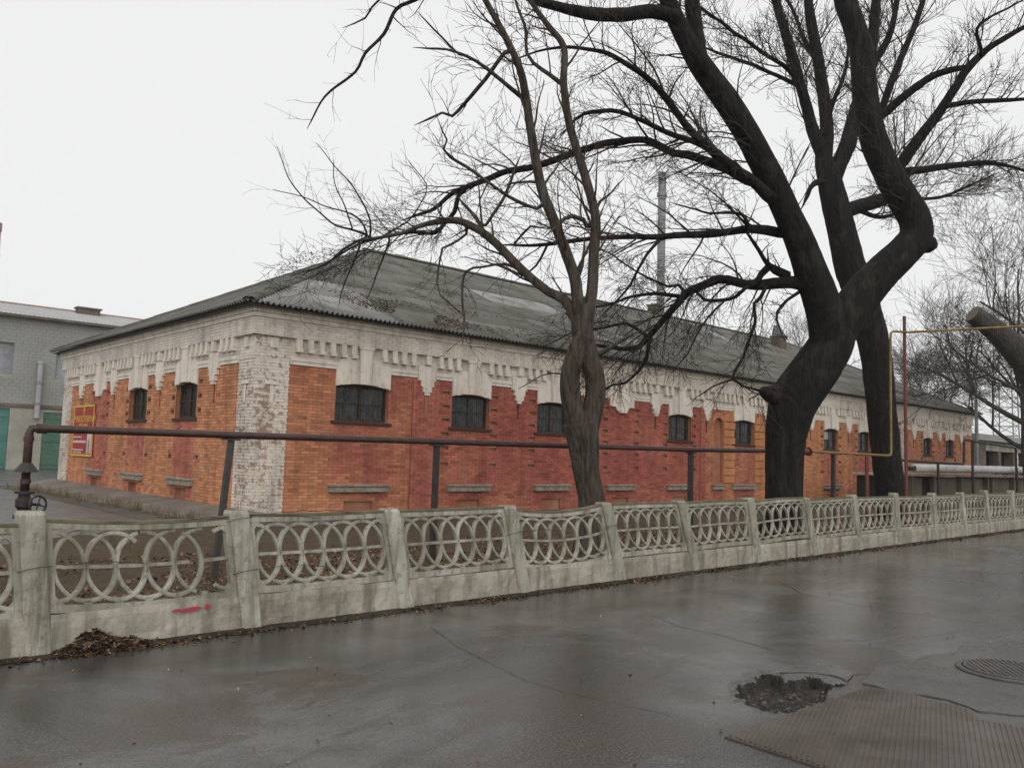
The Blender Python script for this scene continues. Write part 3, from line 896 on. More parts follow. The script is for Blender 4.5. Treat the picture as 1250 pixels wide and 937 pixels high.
lay_sheets((e0, f1, ZE), (0, -1, 0), (CA, 0, SA), (-SA, 0, CA), f1-f0, None)

def cap(a, b, n):
    a, b = Vector(a), Vector(b)
    for i in range(n):
        p, q = a.lerp(b, i/n-.004), a.lerp(b, (i+1)/n+.006); d = (q-p).normalized(); s = d.cross(Vector((0, 0, 1))).normalized(); up = s.cross(d)
        mb = MB(); R = []
        for c, lift in ((p, .055+rnd.uniform(0, .012)), (q, .045)):
            R.append([tuple(c+s*(.17*math.cos(t))+up*(.10*math.sin(t)-.04+lift)) for t in [math.pi*k/6 for k in range(7)]])
        for k in range(6): mb.quad(R[0][k], R[0][k+1], R[1][k+1], R[1][k])
        R2 = [tuple(Vector(x)-up*.012) for x in R[0]]
        for k in range(6): mb.quad(R[0][k], R2[k], R2[k+1], R[0][k+1])
        mb.build('ridge_cap', M_RIDGE, roof, smooth=False)
zc = .02
cap((e0, f0, ZE+zc), (xr0, yr, ZR+zc), 9); cap((xr0, yr, ZR+zc), (xr1, yr, ZR+zc), 22); cap((e0, f1, ZE+zc), (xr0, yr, ZR+zc), 9); cap((e1, f0, ZE+zc), (xr1, yr, ZR+zc), 9)

# vent stub and steel flue standing on the roof
def roofz(y): return ZE+(y+OV)*SL
vy = 6.2; vx = 34.5
v = empty('roof_vent', (vx, vy, roofz(vy)), 'stubby brick vent with a torn tin cowl on the corrugated roof', 'vent')
mb = MB(); mb.box(vx-.32, vx+.32, vy-.3, vy+.3, roofz(vy)-.3, roofz(vy)+.62); mb.box(vx-.37, vx+.37, vy-.35, vy+.35, roofz(vy)+.621, roofz(vy)+.72); mb.build('stack', M_RUBBLE, v)
mb = MB(); z = roofz(vy)+.72
mb.prism([(vx-.3, vy-.3, z), (vx+.3, vy-.3, z), (vx+.3, vy+.3, z), (vx-.3, vy+.3, z)], [(vx-.38, vy-.1, z+.55), (vx-.2, vy-.1, z+.5), (vx-.22, vy+.1, z+.5), (vx-.4, vy+.1, z+.6)])
mb.build('cowl', M_STEEL, v)
fx, fyy = 31.05, 12.0
fl = empty('steel_flue', (fx, fyy, 0), 'tall grey steel flue pipe rising behind the roof ridge', 'chimney')
mb = MB(); mb.lathe((fx, fyy, 0), [(.24, 4.0), (.24, 19.0), (.20, 19.02)], 16); mb.build('pipe', M_STEEL, fl, smooth=False)
mb = MB(); mb.lathe((fx, fyy, 0), [(.30, 17.55), (.30, 17.75)], 16); mb.build('clamp_band', M_STEEL, fl)
mb = MB(); mb.tube([(fx-.5, fyy, 17.65), (fx+.55, fyy, 17.65)], .03, 6); mb.build('guy_bracket', M_STEEL, fl)
mb = MB(); mb.box(fx-.85, fx-.27, fyy-.3, fyy+.3, 7.0, 10.75); mb.box(fx-.90, fx-.22, fyy-.35, fyy+.35, 10.751, 10.85); mb.build('brick_base', M_RUBBLE, fl)

# red church notice on the short side
def text_mesh(body, size, mp_o, xa, ya, mat, parent, ext=.004, name='lettering'):
    cu = bpy.data.curves.new('t', 'FONT'); cu.body = body; cu.size = size; cu.align_x = 'CENTER'; cu.extrude = ext
    t = bpy.data.objects.new('t', cu); COL.objects.link(t)
    dg = bpy.context.evaluated_depsgraph_get(); me = bpy.data.meshes.new_from_object(t.evaluated_get(dg))
    bpy.data.objects.remove(t)
    xs = [v.co.x for v in me.vertices]
    w = max(xs)-min(xs)
    xa, ya = Vector(xa), Vector(ya); za = xa.cross(ya)
    for vv in me.vertices:
        c = vv.co; q = Vector(mp_o)+xa*c.x+ya*c.y+za*c.z; vv.co = q-wloc(parent)
    me.materials.clear(); me.materials.append(mat)
    return link_mesh(name, me, parent), w
sy0, sy1, sz0, sz1 = 11.72, 14.02, 1.20, 2.97
sg = empty('notice_board', (-.03, (sy0+sy1)/2, sz0), 'red notice board with gold cross and lettering hung on orange brick', 'sign')
mb = MB(); mb.ubox(LEFT, sy0, sy1, .02, .05, sz0, sz1); mb.build('board', M_SIGN_R, sg)
mb = MB()
for a, b, c, d in ((sy0, sy1, sz0, sz0+.07), (sy0, sy1, sz1-.07, sz1), (sy0, sy0+.06, sz0+.07, sz1-.07), (sy1-.06, sy1, sz0+.07, sz1-.07)): mb.ubox(LEFT, a, b, .051, .060, c, d)
mb.build('border', M_SIGN_Y, sg)
yc = (sy0+sy1)/2
mb = MB(); mb.ubox(LEFT, yc-.025, yc+.025, .051, .058, 2.62, 2.89); mb.ubox(LEFT, yc-.10, yc+.10, .0505, .0585, 2.77, 2.81); mb.ubox(LEFT, yc-.055, yc+.055, .0505, .0585, 2.84, 2.865); mb.build('cross', M_SIGN_Y, sg)
text_mesh('ПРАВОСЛАВНЫЙ', .30, (-.051, yc, 2.38), (0, -1, 0), (0, 0, 1), M_SIGN_Y, sg)
text_mesh('ХРАМ', .34, (-.051, yc, 2.08), (0, -1, 0), (0, 0, 1), M_SIGN_Y, sg)
for z, h, w0, w1 in ((1.86, .045, 13.9, 12.95), (1.70, .085, 13.9, 12.45), (1.42, .045, 13.9, 12.75), (1.33, .045, 13.85, 12.9)):
    u = w0; mb = MB()
    while u > w1:
        l = rnd.uniform(.06, .16); mb.ubox(LEFT, max(w1, u-l), u, .051, .055, z-h/2, z+h/2); u -= l+.03
    mb.build('print_line', M_SIGN_W, sg)
mb = MB(); mb.ubox(LEFT, 11.86, 12.32, .051, .056, 1.30, 1.98); pc = mb.build('picture', M_SIGN_W, sg)
mb = MB(); mb.ubox(LEFT, 11.98, 12.20, .0565, .060, 1.31, 1.62); mb.prism([LEFT(11.98, .0565, 1.625), LEFT(12.20, .0565, 1.625), LEFT(12.20, .060, 1.625), LEFT(11.98, .060, 1.625)], [LEFT(12.08, .0565, 1.88), LEFT(12.10, .0565, 1.88), LEFT(12.10, .060, 1.88), LEFT(12.08, .060, 1.88)]); mb.build('printed_steeple', M_SIGN_G, pc)

# ------------------------------------------------------------------ precast concrete fence
PX = [-12.2, -10.45, -8.72, -7.01, -5.29, -3.57, -1.83, 0.0, 1.76, 3.55, 5.53, 7.44, 9.38, 11.51, 13.48, 15.36, 17.49, 19.4, 21.3, 23.2, 25.1, 27.0, 28.9, 30.8]
LEAN = [-.05, .02, -.08, -.12, -.19, -.25, -.30, -.37, -.43, -.27, -.34, -.29, -.20, -.15, -.26, -.33, -.18, -.1, -.12, -.1, -.1, -.08, -.1, -.1]
PH = [1.05, 1.06, 1.05, 1.09, 1.06, 1.04, 1.04, 1.05, 1.05, 1.07, 1.05, 1.08, 1.10, 1.08, 1.08, 1.12, 1.10, 1.08, 1.08, 1.08, 1.08, 1.08, 1.08, 1.08]
SAG = {3: -.035, 4: -.01, 6: -.07, 8: .01, 9: .02}
TILT = {2: -.06, 3: -.02, 4: .0, 5: .01, 6: .03, 7: .0, 8: .015, 9: .05, 10: .03}
fence = empty('concrete_fence', (5.5, FY(5.5), 0), 'low precast concrete fence with interlaced ring panels and leaning posts along the road', 'fence')
tz = Vector((1, .029, 0)).normalized(); nz = Vector((.029, -1, 0)).normalized()      # along, towards the road

def post(i):
    x = PX[i]; b = Vector((x, FY(x), 0)); h = PH[i]; w, d = .092, .075
    mb = MB(); ch = .018; rings = []
    prof = [(-w, -d), (w, -d), (w, d-ch), (w-ch, d), (-w+ch, d), (-w, d-ch)]
    hs_ = [-.15, .0, .3, .6, h-.03, h]
    for z in hs_:
        s = .86 if z == h else 1.0; c = b+tz*(LEAN[i]*z/1.05)+Vector((0, 0, z))
        jx = .006*mnoise.noise((x, z*4, 1))
        rings.append([tuple(c+tz*(p*s+jx)+nz*(q*s)) for p, q in prof])
    for a, c in zip(rings, rings[1:]): mb.prism(a, c, cap=False)
    mb.f.append(tuple(range(len(mb.v)-6, len(mb.v))))
    return mb.build('post', M_FENCE, fence)
for i in range(len(PX)): post(i)

def bay(i):
    a, b = Vector((PX[i], FY(PX[i]), 0)), Vector((PX[i+1], FY(PX[i+1]), 0)); la, lb = LEAN[i], LEAN[i+1]
    Wd = (b-a).length; sag = SAG.get(i, rnd.uniform(-.012, .008)); tilt = TILT.get(i, rnd.uniform(-.015, .015))
    def T(u, z, n):                      # u metres from post a, z up, n towards the road
        s = u/Wd; dzz = sag*4*s*(1-s)+tilt*(s-.5)
        p = a.lerp(b, s)+tz*((la+(lb-la)*s)*z/1.05)+nz*n
        return (p.x, p.y, z+dzz)
    m = .088
    # plinth slab with an uneven weathered face
    mb = MB(); nu, nv = 26, 8
    idx = {}
    for j in range(nv+1):
        for k in range(nu+1):
            u = m+(Wd-2*m)*k/nu; z = -.12+(.425+.012*mnoise.noise((u*5+i, 2, 2)))*j/nv; n = .055+.012*mnoise.noise((u*6, z*6, i*3.3))+.008*mnoise.noise((u*17, z*17, i))
            s = u/Wd; p = a.lerp(b, s)+tz*((la+(lb-la)*s)*z/1.05)+nz*(n if j < nv else n-.012)
            idx[j, k] = len(mb.v); mb.v.append((p.x, p.y, z))
    for j in range(nv):
        for k in range(nu): mb.f.append((idx[j, k], idx[j, k+1], idx[j+1, k+1], idx[j+1, k]))
    top = []
    for k in range(nu+1):
        q = mb.v[idx[nv, k]]; top.append(len(mb.v)); mb.v.append((q[0]-nz.x*.11, q[1]-nz.y*.11, q[2]))
    for k in range(nu): mb.f.append((idx[nv, k], idx[nv, k+1], top[k+1], top[k]))
    bk = []
    for k in range(nu+1):
        q = mb.v[top[k]]; bk.append(len(mb.v)); mb.v.append((q[0], q[1], -.12))
    for k in range(nu): mb.f.append((top[k], top[k+1], bk[k+1], bk[k]))
    sl = mb.build('plinth_slab', M_SLAB, fence)
    if i == 3:
        mb = MB()
        for cx, cz, rx, rz in ((1.18, .275, .10, .022), (1.33, .28, .03, .026), (1.06, .28, .05, .014)):
            P = [T(cx+rx*math.cos(t)*rnd.uniform(.6, 1.1), cz+.03+rz*math.sin(t)*rnd.uniform(.6, 1.2)-.03, .072) for t in [2*math.pi*q/14 for q in range(14)]]
            mb.poly(P)
        mb.build('paint_smear', M_PAINT_R, sl)
    # panel frame
    z0, z1 = .315, 1.00; th = .032; u0, u1 = m, Wd-m; st = .052
    mb = MB()
    def bar(ua, ub, za, zb, n0=-th, n1=th, seg=6):
        for q in range(seg):
            p0 = ua+(ub-ua)*q/seg; p1 = ua+(ub-ua)*(q+1)/seg
            mb.hexa([T(p0, za, n1), T(p1, za, n1), T(p1, za, n0), T(p0, za, n0), T(p0, zb, n1), T(p1, zb, n1), T(p1, zb, n0), T(p0, zb, n0)],
                    skip=tuple([3] if q < seg-1 else [])+tuple([5] if q else []))
    broken = (i == 3)
    bar(u0+st, u1-st, z0, z0+.06); bar(u0+st, u1-st, z1-.045, z1)
    bar(u0, u0+st, z0, z1, seg=1); bar(u1-st, u1, z0, z1, seg=1)
    sp = (u1-u0-2*st)/6.0; zc = (z0+.06+z1-.045)/2; Rz = (z1-.045-z0-.06)/2-.022
    for q in range(1, 6):                # short nubs that tie each ring to the rails
        uc = u0+st+q*sp
        mb.hexa([T(uc-.03, zc+Rz-.006, .022), T(uc+.03, zc+Rz-.006, .022), T(uc+.03, zc+Rz-.006, -.022), T(uc-.03, zc+Rz-.006, -.022), T(uc-.03, z1-.04, .022), T(uc+.03, z1-.04, .022), T(uc+.03, z1-.04, -.022), T(uc-.03, z1-.04, -.022)])
        mb.hexa([T(uc-.03, z0+.055, .022), T(uc+.03, z0+.055, .022), T(uc+.03, z0+.055, -.022), T(uc-.03, z0+.055, -.022), T(uc-.03, zc-Rz+.006, .022), T(uc+.03, zc-Rz+.006, .022), T(uc+.03, zc-Rz+.006, -.022), T(uc-.03, zc-Rz+.006, -.022)])
    # corner fillets
    for ua, sg_ in ((u0+st, 1), (u1-st, -1)):
        for za, sz_ in ((z0+.06, 1), (z1-.045, -1)):
            f = [T(ua, za, .024), T(ua+sg_*.07, za, .024), T(ua, za+sz_*.07, .024)]; g = [T(ua, za, -.024), T(ua+sg_*.07, za, -.024), T(ua, za+sz_*.07, -.024)]
            mb.prism(g, f)
    pn = mb.build('panel', M_FENCE, fence)
    mb = MB(); bar(u0-.02, u1+.02, z1+.003, z1+.026, -th-.016, th+.004); mb.build('coping', M_COPING, pn)
    mb2 = MB(); mb = mb2
    if broken: bar(u0+st, u0+st+4.55*sp, zc-.013, zc+.013, -.016, .016, 5); bar(u0+st+5.0*sp, u1-st, zc-.013, zc+.013, -.016, .016, 2)
    else: bar(u0+st, u1-st, zc-.013, zc+.013, -.016, .016)
    mb2.build('middle_rod', M_FENCE, pn)
    t2 = .018
    for q in range(0, 7):
        uc = u0+st+q*sp; arcs = [(0, 360)]
        if q == 0: arcs = [(-90, 90)]
        if q == 6: arcs = [(90, 270)]
        if broken and q == 2: arcs = [(46, 377)]
        if broken and q == 3: arcs = [(102, 443)]
        if broken and q == 4: arcs = [(98, 428)]
        if broken and q == 5: arcs = [(96, 252)]
        if broken and q == 6: arcs = [(235, 270), (90, 118)]
        for a0, a1 in arcs:
            r = MB(); n = max(3, int((a1-a0)/9)); full = (a1-a0 == 360); rings = []
            nn = .0 if q % 2 else .0035
            for w in range(n+(0 if full else 1)):
                t = math.radians(a0+(a1-a0)*w/n); c, s = math.cos(t), math.sin(t)
                ro = 1.0; P = []
                for dr, dn in ((-t2, -.020), (t2, -.020), (t2, .016), (t2*.5, .022), (-t2*.5, .022), (-t2, .016)):
                    P.append(T(uc+(sp+dr)*c, zc+(Rz+dr)*s, dn+nn))
                rings.append(P)
            k6 = 6; base = 0
            for P in rings: r.v += P
            cnt = len(rings)
            for w in range(cnt if full else cnt-1):
                for e in range(k6):
                    A_, B_ = w*k6, ((w+1) % cnt)*k6; e2 = (e+1) % k6
                    r.f.append((A_+e, A_+e2, B_+e2, B_+e))
            if not full: r.f.append(tuple(range(k6))); r.f.append(tuple((cnt-1)*k6+e for e in range(k6)))
            r.build('ring', M_FENCE, pn)
for i in range(len(PX)-1): bay(i)
# tie wires wound round the shaken posts
def wire(pts, r=.0028):
    mb = MB(); mb.tube(pts, r, 5); mb.build('tie_wire', M_PIPE_K, fence)
for i, z in ((3, .66), (4, .98), (4, .52), (6, .72), (7, .74)):
    x = PX[i]; c = Vector((x, FY(x), z))+tz*(LEAN[i]*z/1.05); P = []
    for q in range(13):
        t = 2*math.pi*q/12; P.append(c+tz*(.115*math.copysign(abs(math.cos(t))**.5, math.cos(t)))+nz*(.098*math.copysign(abs(math.sin(t))**.5, math.sin(t)))+Vector((0, 0, .02*math.sin(t*1.5))))
    P.append(c+tz*.45+nz*.05+Vector((0, 0, .03))); P.append(c+tz*.8+nz*.05+Vector((0, 0, -.01)))
    wire(P)
P = []
for q in range(22):
    x = -6.2+q*.09; P.append((x, FY(x)-.05+.02*math.sin(q*2.1), 1.02+.03*mnoise.noise((q*.7, 1, 1))-.02*math.sin(q*.3)))
wire(P)

# ------------------------------------------------------------------ pipes
def pipe_line():
    r = .045
    root = empty('steam_pipeline', (-6.4, -8.05, 0), 'rusty brown pipeline carried on iron posts behind the fence', 'pipeline')
    pts = [(-6.42, -8.05, 1.0), (-6.42, -8.05, 1.70), (-6.40, -8.05, 1.76), (-6.34, -8.06, 1.765), (-4.3, -8.35, 1.775), (-1.15, -8.62, 1.80), (5.05, -8.75, 1.855), (8.9, -9.0, 1.93)]
    mb = MB(); mb.tube(pts, r, 14); mb.build('pipe', M_PIPE, root, smooth=True)
    mb = MB()
    for a in (-6.30,): mb.lathe((a, -8.06, 1.766), [(.058, -.05), (.058, .05)], 14, 'x')
    mb.build('collar', M_PIPE, root)
    for z in (1.15, 1.62):
        mb = MB(); mb.lathe((-6.42, -8.05, z), [(.055, 0), (.055, .05)], 14); mb.build('collar', M_PIPE, root)
    mb = MB(); mb.lathe((-6.42, -8.05, 1.28), [(.125, 0), (.12, .015), (.055, .10), (.05, .10)], 16); mb.build('rain_hood', M_PIPE_K, root)
    # valve with handwheel
    vb = MB(); c = (-6.42, -8.05, .95)
    vb.lathe(c, [(.10, .09), (.10, .12), (.06, .121), (.06, .06), (.085, .03), (.085, -.05), (.06, -.08), (.06, -.14), (.10, -.141), (.10, -.18)], 18)
    vb.lathe((-6.42, -8.05, .1), [(.05, -.2), (.05, .7)], 14)
    v = vb.build('valve_body', M_PIPE_K, root)
    hb = MB(); hc = Vector((-6.33, -8.27, .93)); ax = Vector((.35, -1, .05)).normalized(); s = ax.cross(Vector((0, 0, 1))).normalized(); u = s.cross(ax)
    hb.tube([hc+(s*math.cos(t)+u*math.sin(t))*.095 for t in [2*math.pi*q/20 for q in range(21)]], .012, 6, cap=False)
    for q in range(4):
        t = math.pi/2*q+.3; hb.tube([hc, hc+(s*math.cos(t)+u*math.sin(t))*.095], .008, 5)
    hb.tube([Vector(c)-Vector((0, 0, .02)), hc+ax*.03], .016, 8); hb.build('handwheel', M_PIPE_K, v)
    # posts
    def pst(xb, yb, xt, yt, zt, w, nm_='support_post', mat=M_PIPE_K):
        b = Vector((xb, yb, -.05)); t = Vector((xt, yt, zt)); d = (t-b).normalized(); s_ = d.cross(Vector((0, 1, 0))).normalized()*w; n_ = Vector((0, 1, 0))*w
        m = MB(); m.prism([tuple(b-s_-n_), tuple(b+s_-n_), tuple(b+s_+n_), tuple(b-s_+n_)], [tuple(t-s_-n_), tuple(t+s_-n_), tuple(t+s_+n_), tuple(t-s_+n_)])
        o = m.build(nm_, mat, root)
        m = MB(); m.box(xt-.10, xt+.10, yt-.06, yt+.06, zt+.001, zt+.022); m.build('saddle_plate', mat, o)
    pst(-4.50, -8.72, -4.22, -8.37, 1.708, .034); pst(-1.16, -8.62, -1.15, -8.62, 1.732, .036); pst(5.05, -8.75, 5.05, -8.75, 1.788, .042)
    pst(10.3, -9.05, 10.35, -9.05, 1.88, .042)
pipe_line()

def gas_pipe():
    root = empty('yellow_gas_pipe', (12.9, -9.3, 0), 'yellow gas pipe rising beside a red post and crossing over the fence', 'gas pipe')
    pts = [(8.75, -9.0, 1.93), (9.4, -9.02, 1.94), (12.75, -9.28, 1.93), (12.90, -9.30, 1.94), (12.95, -9.3, 2.02), (12.97, -9.3, 4.95), (12.99, -9.3, 5.10), (13.08, -9.33, 5.16), (13.6, -9.45, 5.19), (15.6, -11.6, 5.40), (20.0, -16.3, 5.75)]
    mb = MB(); mb.tube(pts, .030, 12); mb.build('pipe', M_YEL, root, smooth=True)
    mb = MB(); c = (9.05, -9.0, 1.935)
    mb.lathe(c, [(.10, -.22), (.10, -.18), (.06, -.179), (.075, -.08), (.075, .08), (.06, .179), (.10, .18), (.10, .22)], 14, 'x'); mb.lathe(c, [(.05, 0), (.05, .20), (.02, .201), (.02, .34)], 10)
    v = mb.build('valve_body', M_RED, root)
    hb = MB(); hc = Vector((9.05, -9.0, 2.26)); hb.tube([hc+Vector((math.cos(t)*.09, math.sin(t)*.09, 0)) for t in [2*math.pi*q/14 for q in range(15)]], .014, 6, cap=False)
    hb.tube([hc-Vector((.09, 0, 0)), hc+Vector((.09, 0, 0))], .01, 5); hb.build('handwheel', M_RED, v)
    mb = MB(); mb.tube([(13.66, -9.38, -.1), (13.60, -9.40, 5.62)], .042, 10); mb.build('support_post', M_RED, root)
    mb = MB(); mb.tube([(11.78, -9.2, -.1), (11.78, -9.2, 1.89)], .05, 8); mb.build('support_post', M_RED, root)
gas_pipe()

def black_loop():
    root = empty('black_pipe_loop', (30, -5.2, 0), 'thin black pipe with a raised square loop above the lagged pipe', 'pipe')
    mb = MB(); mb.tube([(21.5, -5.6, 1.93), (29.6, -5.2, 1.89), (29.75, -5.2, 1.95), (29.8, -5.2, 2.85), (29.9, -5.2, 2.93), (36.4, -5.2, 2.78), (36.5, -5.2, 2.7), (36.5, -5.2, 1.2)], .055, 8); mb.build('pipe', M_PIPE_K, root)
    for x in (26.8, 30.6, 36.4):
        mb = MB(); mb.tube([(x, -5.25, -.1), (x, -5.25, 2.86 if x > 30 and x < 33 else 1.85)], .055, 8); mb.build('support_post', M_PIPE_K, root)
black_loop()

def lagged():
    root = empty('lagged_pipe', (32, -4.6, 0), 'thick white lagged heating pipe lying across low shed walls', 'heating pipe')
    mb = MB(); mb.tube([(25.5, -4.85, 1.66), (29, -4.85, 1.67), (34, -4.85, 1.70), (39, -4.85, 1.74), (46, -4.85, 1.78)], .165, 14, jit=lambda i, k, p: 1+.05*math.sin(i*2+k)); mb.build('lagging', M_LAG, root, smooth=True)
    mb = MB(); mb.tube([(24.9, -4.85, 1.64), (25.55, -4.85, 1.66)], .09, 10); mb.build('bare_end', M_PIPE_K, root)
    sh = empty('low_shed', (32, -3.6, 0), 'row of low brown sheds with dark open bays under the lagged pipe', 'shed')
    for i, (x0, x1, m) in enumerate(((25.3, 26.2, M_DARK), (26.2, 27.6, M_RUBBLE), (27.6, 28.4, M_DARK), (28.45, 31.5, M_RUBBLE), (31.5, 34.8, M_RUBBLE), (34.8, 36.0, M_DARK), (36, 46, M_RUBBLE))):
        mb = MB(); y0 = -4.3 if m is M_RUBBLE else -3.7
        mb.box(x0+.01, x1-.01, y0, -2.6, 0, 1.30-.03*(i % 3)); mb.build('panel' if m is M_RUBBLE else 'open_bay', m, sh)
    mb = MB(); mb.box(25.1, 46.2, -4.65, -2.5, 1.34, 1.44); mb.build('roof_slab', M_SLAB, sh)
    for x in (26.2, 28.4, 31.5, 34.8, 38.5):
        mb = MB(); mb.box(x-.09, x+.09, -4.52, -4.32, 0, 1.335); mb.build('pier', M_RUBBLE, sh)
lagged()

# ------------------------------------------------------------------ grey garage block behind, left
def garage():
    Y = 38.5; root = empty('garage_block', (5, 43, 0), 'grey block two storey garage with turquoise gates and light tin roof', 'building')
    mp = lambda u, n, z: (u, Y-n, z)
    holes = [(-.4, 2.95, 5.62, 7.55, .25), (5.25, 6.9, 5.55, 7.2, .25), (-3.2, 2.98, 0, 3.62, .15), (4.78, 8.1, 0, 3.5, .15), (-6.5, -3.9, 5.6, 7.5, .25)]
    w = core(mp, -22, 24, -.3, 9.25, -.02, holes, M_SILIC, root, 'wall')
    # block courses
    k = 0; z = 3.95; mb = MB()
    while z < 9.2:
        zb = min(9.24, z+.19); spans = [(-22, 24)]
        for h in holes:
            if h[2] < (z+zb)/2 < h[3]:
                ns = []
                for a, b in spans:
                    if h[1] <= a or h[0] >= b: ns.append((a, b)); continue
                    if h[0] > a: ns.append((a, h[0]))
                    if h[1] < b: ns.append((h[1], b))
                spans = ns
        for a, b in spans:
            u = a-(0 if k % 2 else .2)
            while u < b:
                p, q = max(a, u), min(b, u+.39)
                if q-p > .05: mb.ubox(mp, p, q, -.02, .012+rnd.uniform(-.006, .006), z, zb)
                u += .40
        z += .20; k += 1
    mb.build('block_courses', M_BLOCK, w, kind='stuff')
    mb = MB(); z = 0; k = 0
    while z < 3.6:
        for a, b in ((2.98, 4.78), (8.1, 12)):
            u = a-(0 if k % 2 else .13)
            while u < b:
                p, q = max(a, u), min(b, u+.25)
                if q-p > .04: mb.ubox(mp, p, q, -.02, .006+rnd.uniform(-.003, .003), z, z+.08)
                u += .26
        z += .09; k += 1
    mb.build('brick_courses', M_SILIC, w, kind='stuff')
    mb = MB(); mb.ubox(mp, -22, 24, -.02, .10, 3.72, 3.90); mb.build('string_course', M_RUBBLE, root)
    for (a, b, c, d, e), m in ((holes[2], M_TEAL), (holes[3], M_GREEN)):
        for p, q in ((a, (a+b)/2), ((a+b)/2, b)):
            g = MB(); g.ubox(mp, p+.02, q-.02, -.12, -.07, .05, d-.03)
            gate = g.build('gate', m, root)
            for z in (.3, 1.7, 3.1):
                r = MB(); r.ubox(mp, p+.04, q-.04, -.069, -.04, z, z+.12); r.build('gate_rail', m, gate)
    for h in (holes[0], holes[1], holes[4]):
        f = MB(); a, b, c, d, e = h
        for q in ((a, a+.09, c, d), (b-.09, b, c, d), (a+.09, b-.09, c, c+.09), (a+.09, b-.09, d-.09, d)): f.ubox(mp, q[0], q[1], -.2, -.12, q[2], q[3])
        wn_ = f.build('window', M_STEEL, root); p = MB(); p.ubox(mp, a+.09, b-.09, -.19, -.17, c+.09, d-.09); p.build('pane', M_FOIL, wn_)
    mb = MB(); mb.lathe((4.38, Y-.2, 0), [(.16, 3.1), (.16, 6.4), (.20, 6.41), (.20, 6.55)], 10); mb.build('vent_pipe', M_TIN, root)
    mb = MB(); mb.lathe((4.38, Y-.2, 0), [(.19, 3.9), (.19, 4.05)], 10); mb.lathe((4.38, Y-.2, 0), [(.19, 5.2), (.19, 5.35)], 10); mb.build('pipe_clamp', M_STEEL, root)
    ridge = 10.75; mb = MB(); n = 46*4
    for j, (y, z) in enumerate(((Y-.45, 9.27), (Y+6.0, ridge))):
        for i in range(n*2+1): mb.v.append((-22.3+46.6*i/(n*2), y, z+(.03 if i % 2 else -.03)))
    for i in range(n*2): mb.f.append((i, i+1, n*2+2+i, n*2+1+i))
    rf = mb.build('roof', M_TIN, root)
    mb = MB(); mb.box(-22.3, 24.3, Y-.47, Y-.455, 9.10, 9.26); mb.build('fascia', M_RUBBLE, rf)
    mb = MB(); mb.box(-22.3, 24.3, Y+5.9, Y+6.1, ridge-.02, ridge+.09); mb.build('ridge_cap', M_TINR, rf)
    mb = MB(); mb.box(7.6, 9.0, Y+4.9, Y+5.6, 10.2, 10.9); mb.box(7.5, 9.1, Y+4.8, Y+5.7, 10.901, 11.0); mb.build('chimney', M_RUBBLE, rf)
    mb = MB(); mb.quad((-22, Y+12, 0), (24, Y+12, 0), (24, Y+12, 9.2), (-22, Y+12, 9.2)); mb.quad((24, Y, 0), (24, Y+12, 0), (24, Y+12, 9.2), (24, Y, 9.2)); mb.quad((-22, Y, 0), (-22, Y+12, 0), (-22, Y+12, 9.2), (-22, Y, 9.2)); mb.build('wall', M_SILIC, root)
garage()

# low grey depot and lamp, mast beyond the far end
def depot():
    root = empty('grey_depot', (56, 4, 0), 'low grey flat roofed depot with open dark bays beyond the brick building', 'building')
    mb = MB(); mb.box(48.2, 50.3, .6, 9, 0, 3.55); mb.build('wall', M_RUBBLE, root)
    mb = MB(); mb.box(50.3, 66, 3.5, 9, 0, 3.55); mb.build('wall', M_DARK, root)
    for x in (53.2, 56.2, 59.2, 62.2):
        mb = MB(); mb.box(x-.25, x+.25, .7, 1.3, 0, 3.55); mb.build('pier', M_RUBBLE, root)
    mb = MB(); mb.box(50.3, 66, .65, 1.25, 2.95, 3.55); mb.build('lintel', M_SLAB, root)
    mb = MB(); mb.box(47.8, 66.5, .2, 9.4, 3.56, 3.95); mb.build('roof_slab', M_BLOCK, root)
    mb = MB(); mb.box(50.31, 53, 1.0, 1.2, 0, 1.7); mb.build('infill_panel', M_RUBBLE, root)
depot()
def lamp():
    x, y = 40.9, -2.0
    root = empty('street_lamp', (x, y, 0), 'slim grey lamp post with small head at the far end of the building', 'street lamp')
    mb = MB(); mb.tube([(x, y, -.1), (x, y, 3), (x, y, 6.8)], [.11, .10, .075], 10); mb.build('pole', M_STEEL, root)
    mb = MB(); mb.tube([(x, y, 6.78), (x-.25, y, 6.9), (x-.55, y, 6.88)], .03, 6); mb.build('arm', M_STEEL, root)
    mb = MB(); mb.lathe((x-.72, y, 6.86), [(.03, -.28), (.09, -.1), (.10, .1), (.04, .24)], 10, 'x'); mb.build('lamp_head', M_STEEL, root)
lamp()
def mast():
    X, Y = 118, 20; root = empty('lattice_mast', (X, Y, 0), 'faint steel lattice mast far beyond the depot', 'mast')
    w0, w1, H = 2.6, 1.9, 26.5
    cor = lambda s, z: [(X+sx*(w0+(w1-w0)*z/H)*.5, Y+sy*(w0+(w1-w0)*z/H)*.5, z) for sx, sy in ((-1, -1), (1, -1), (1, 1), (-1, 1))][s]
    for s in range(4):
        mb = MB(); mb.tube([cor(s, 0), cor(s, H)], .09, 5); mb.build('leg', M_STEEL, root)
    z = 0; i = 0
    while z < H-1.3:
        mb = MB()
        for s in range(4):
            mb.tube([cor(s, z), cor((s+1) % 4, z+1.3)], .045, 4); mb.tube([cor(s, z), cor((s+1) % 4, z)], .04, 4)
        mb.build('brace_ring', M_STEEL, root); z += 1.3
mast()
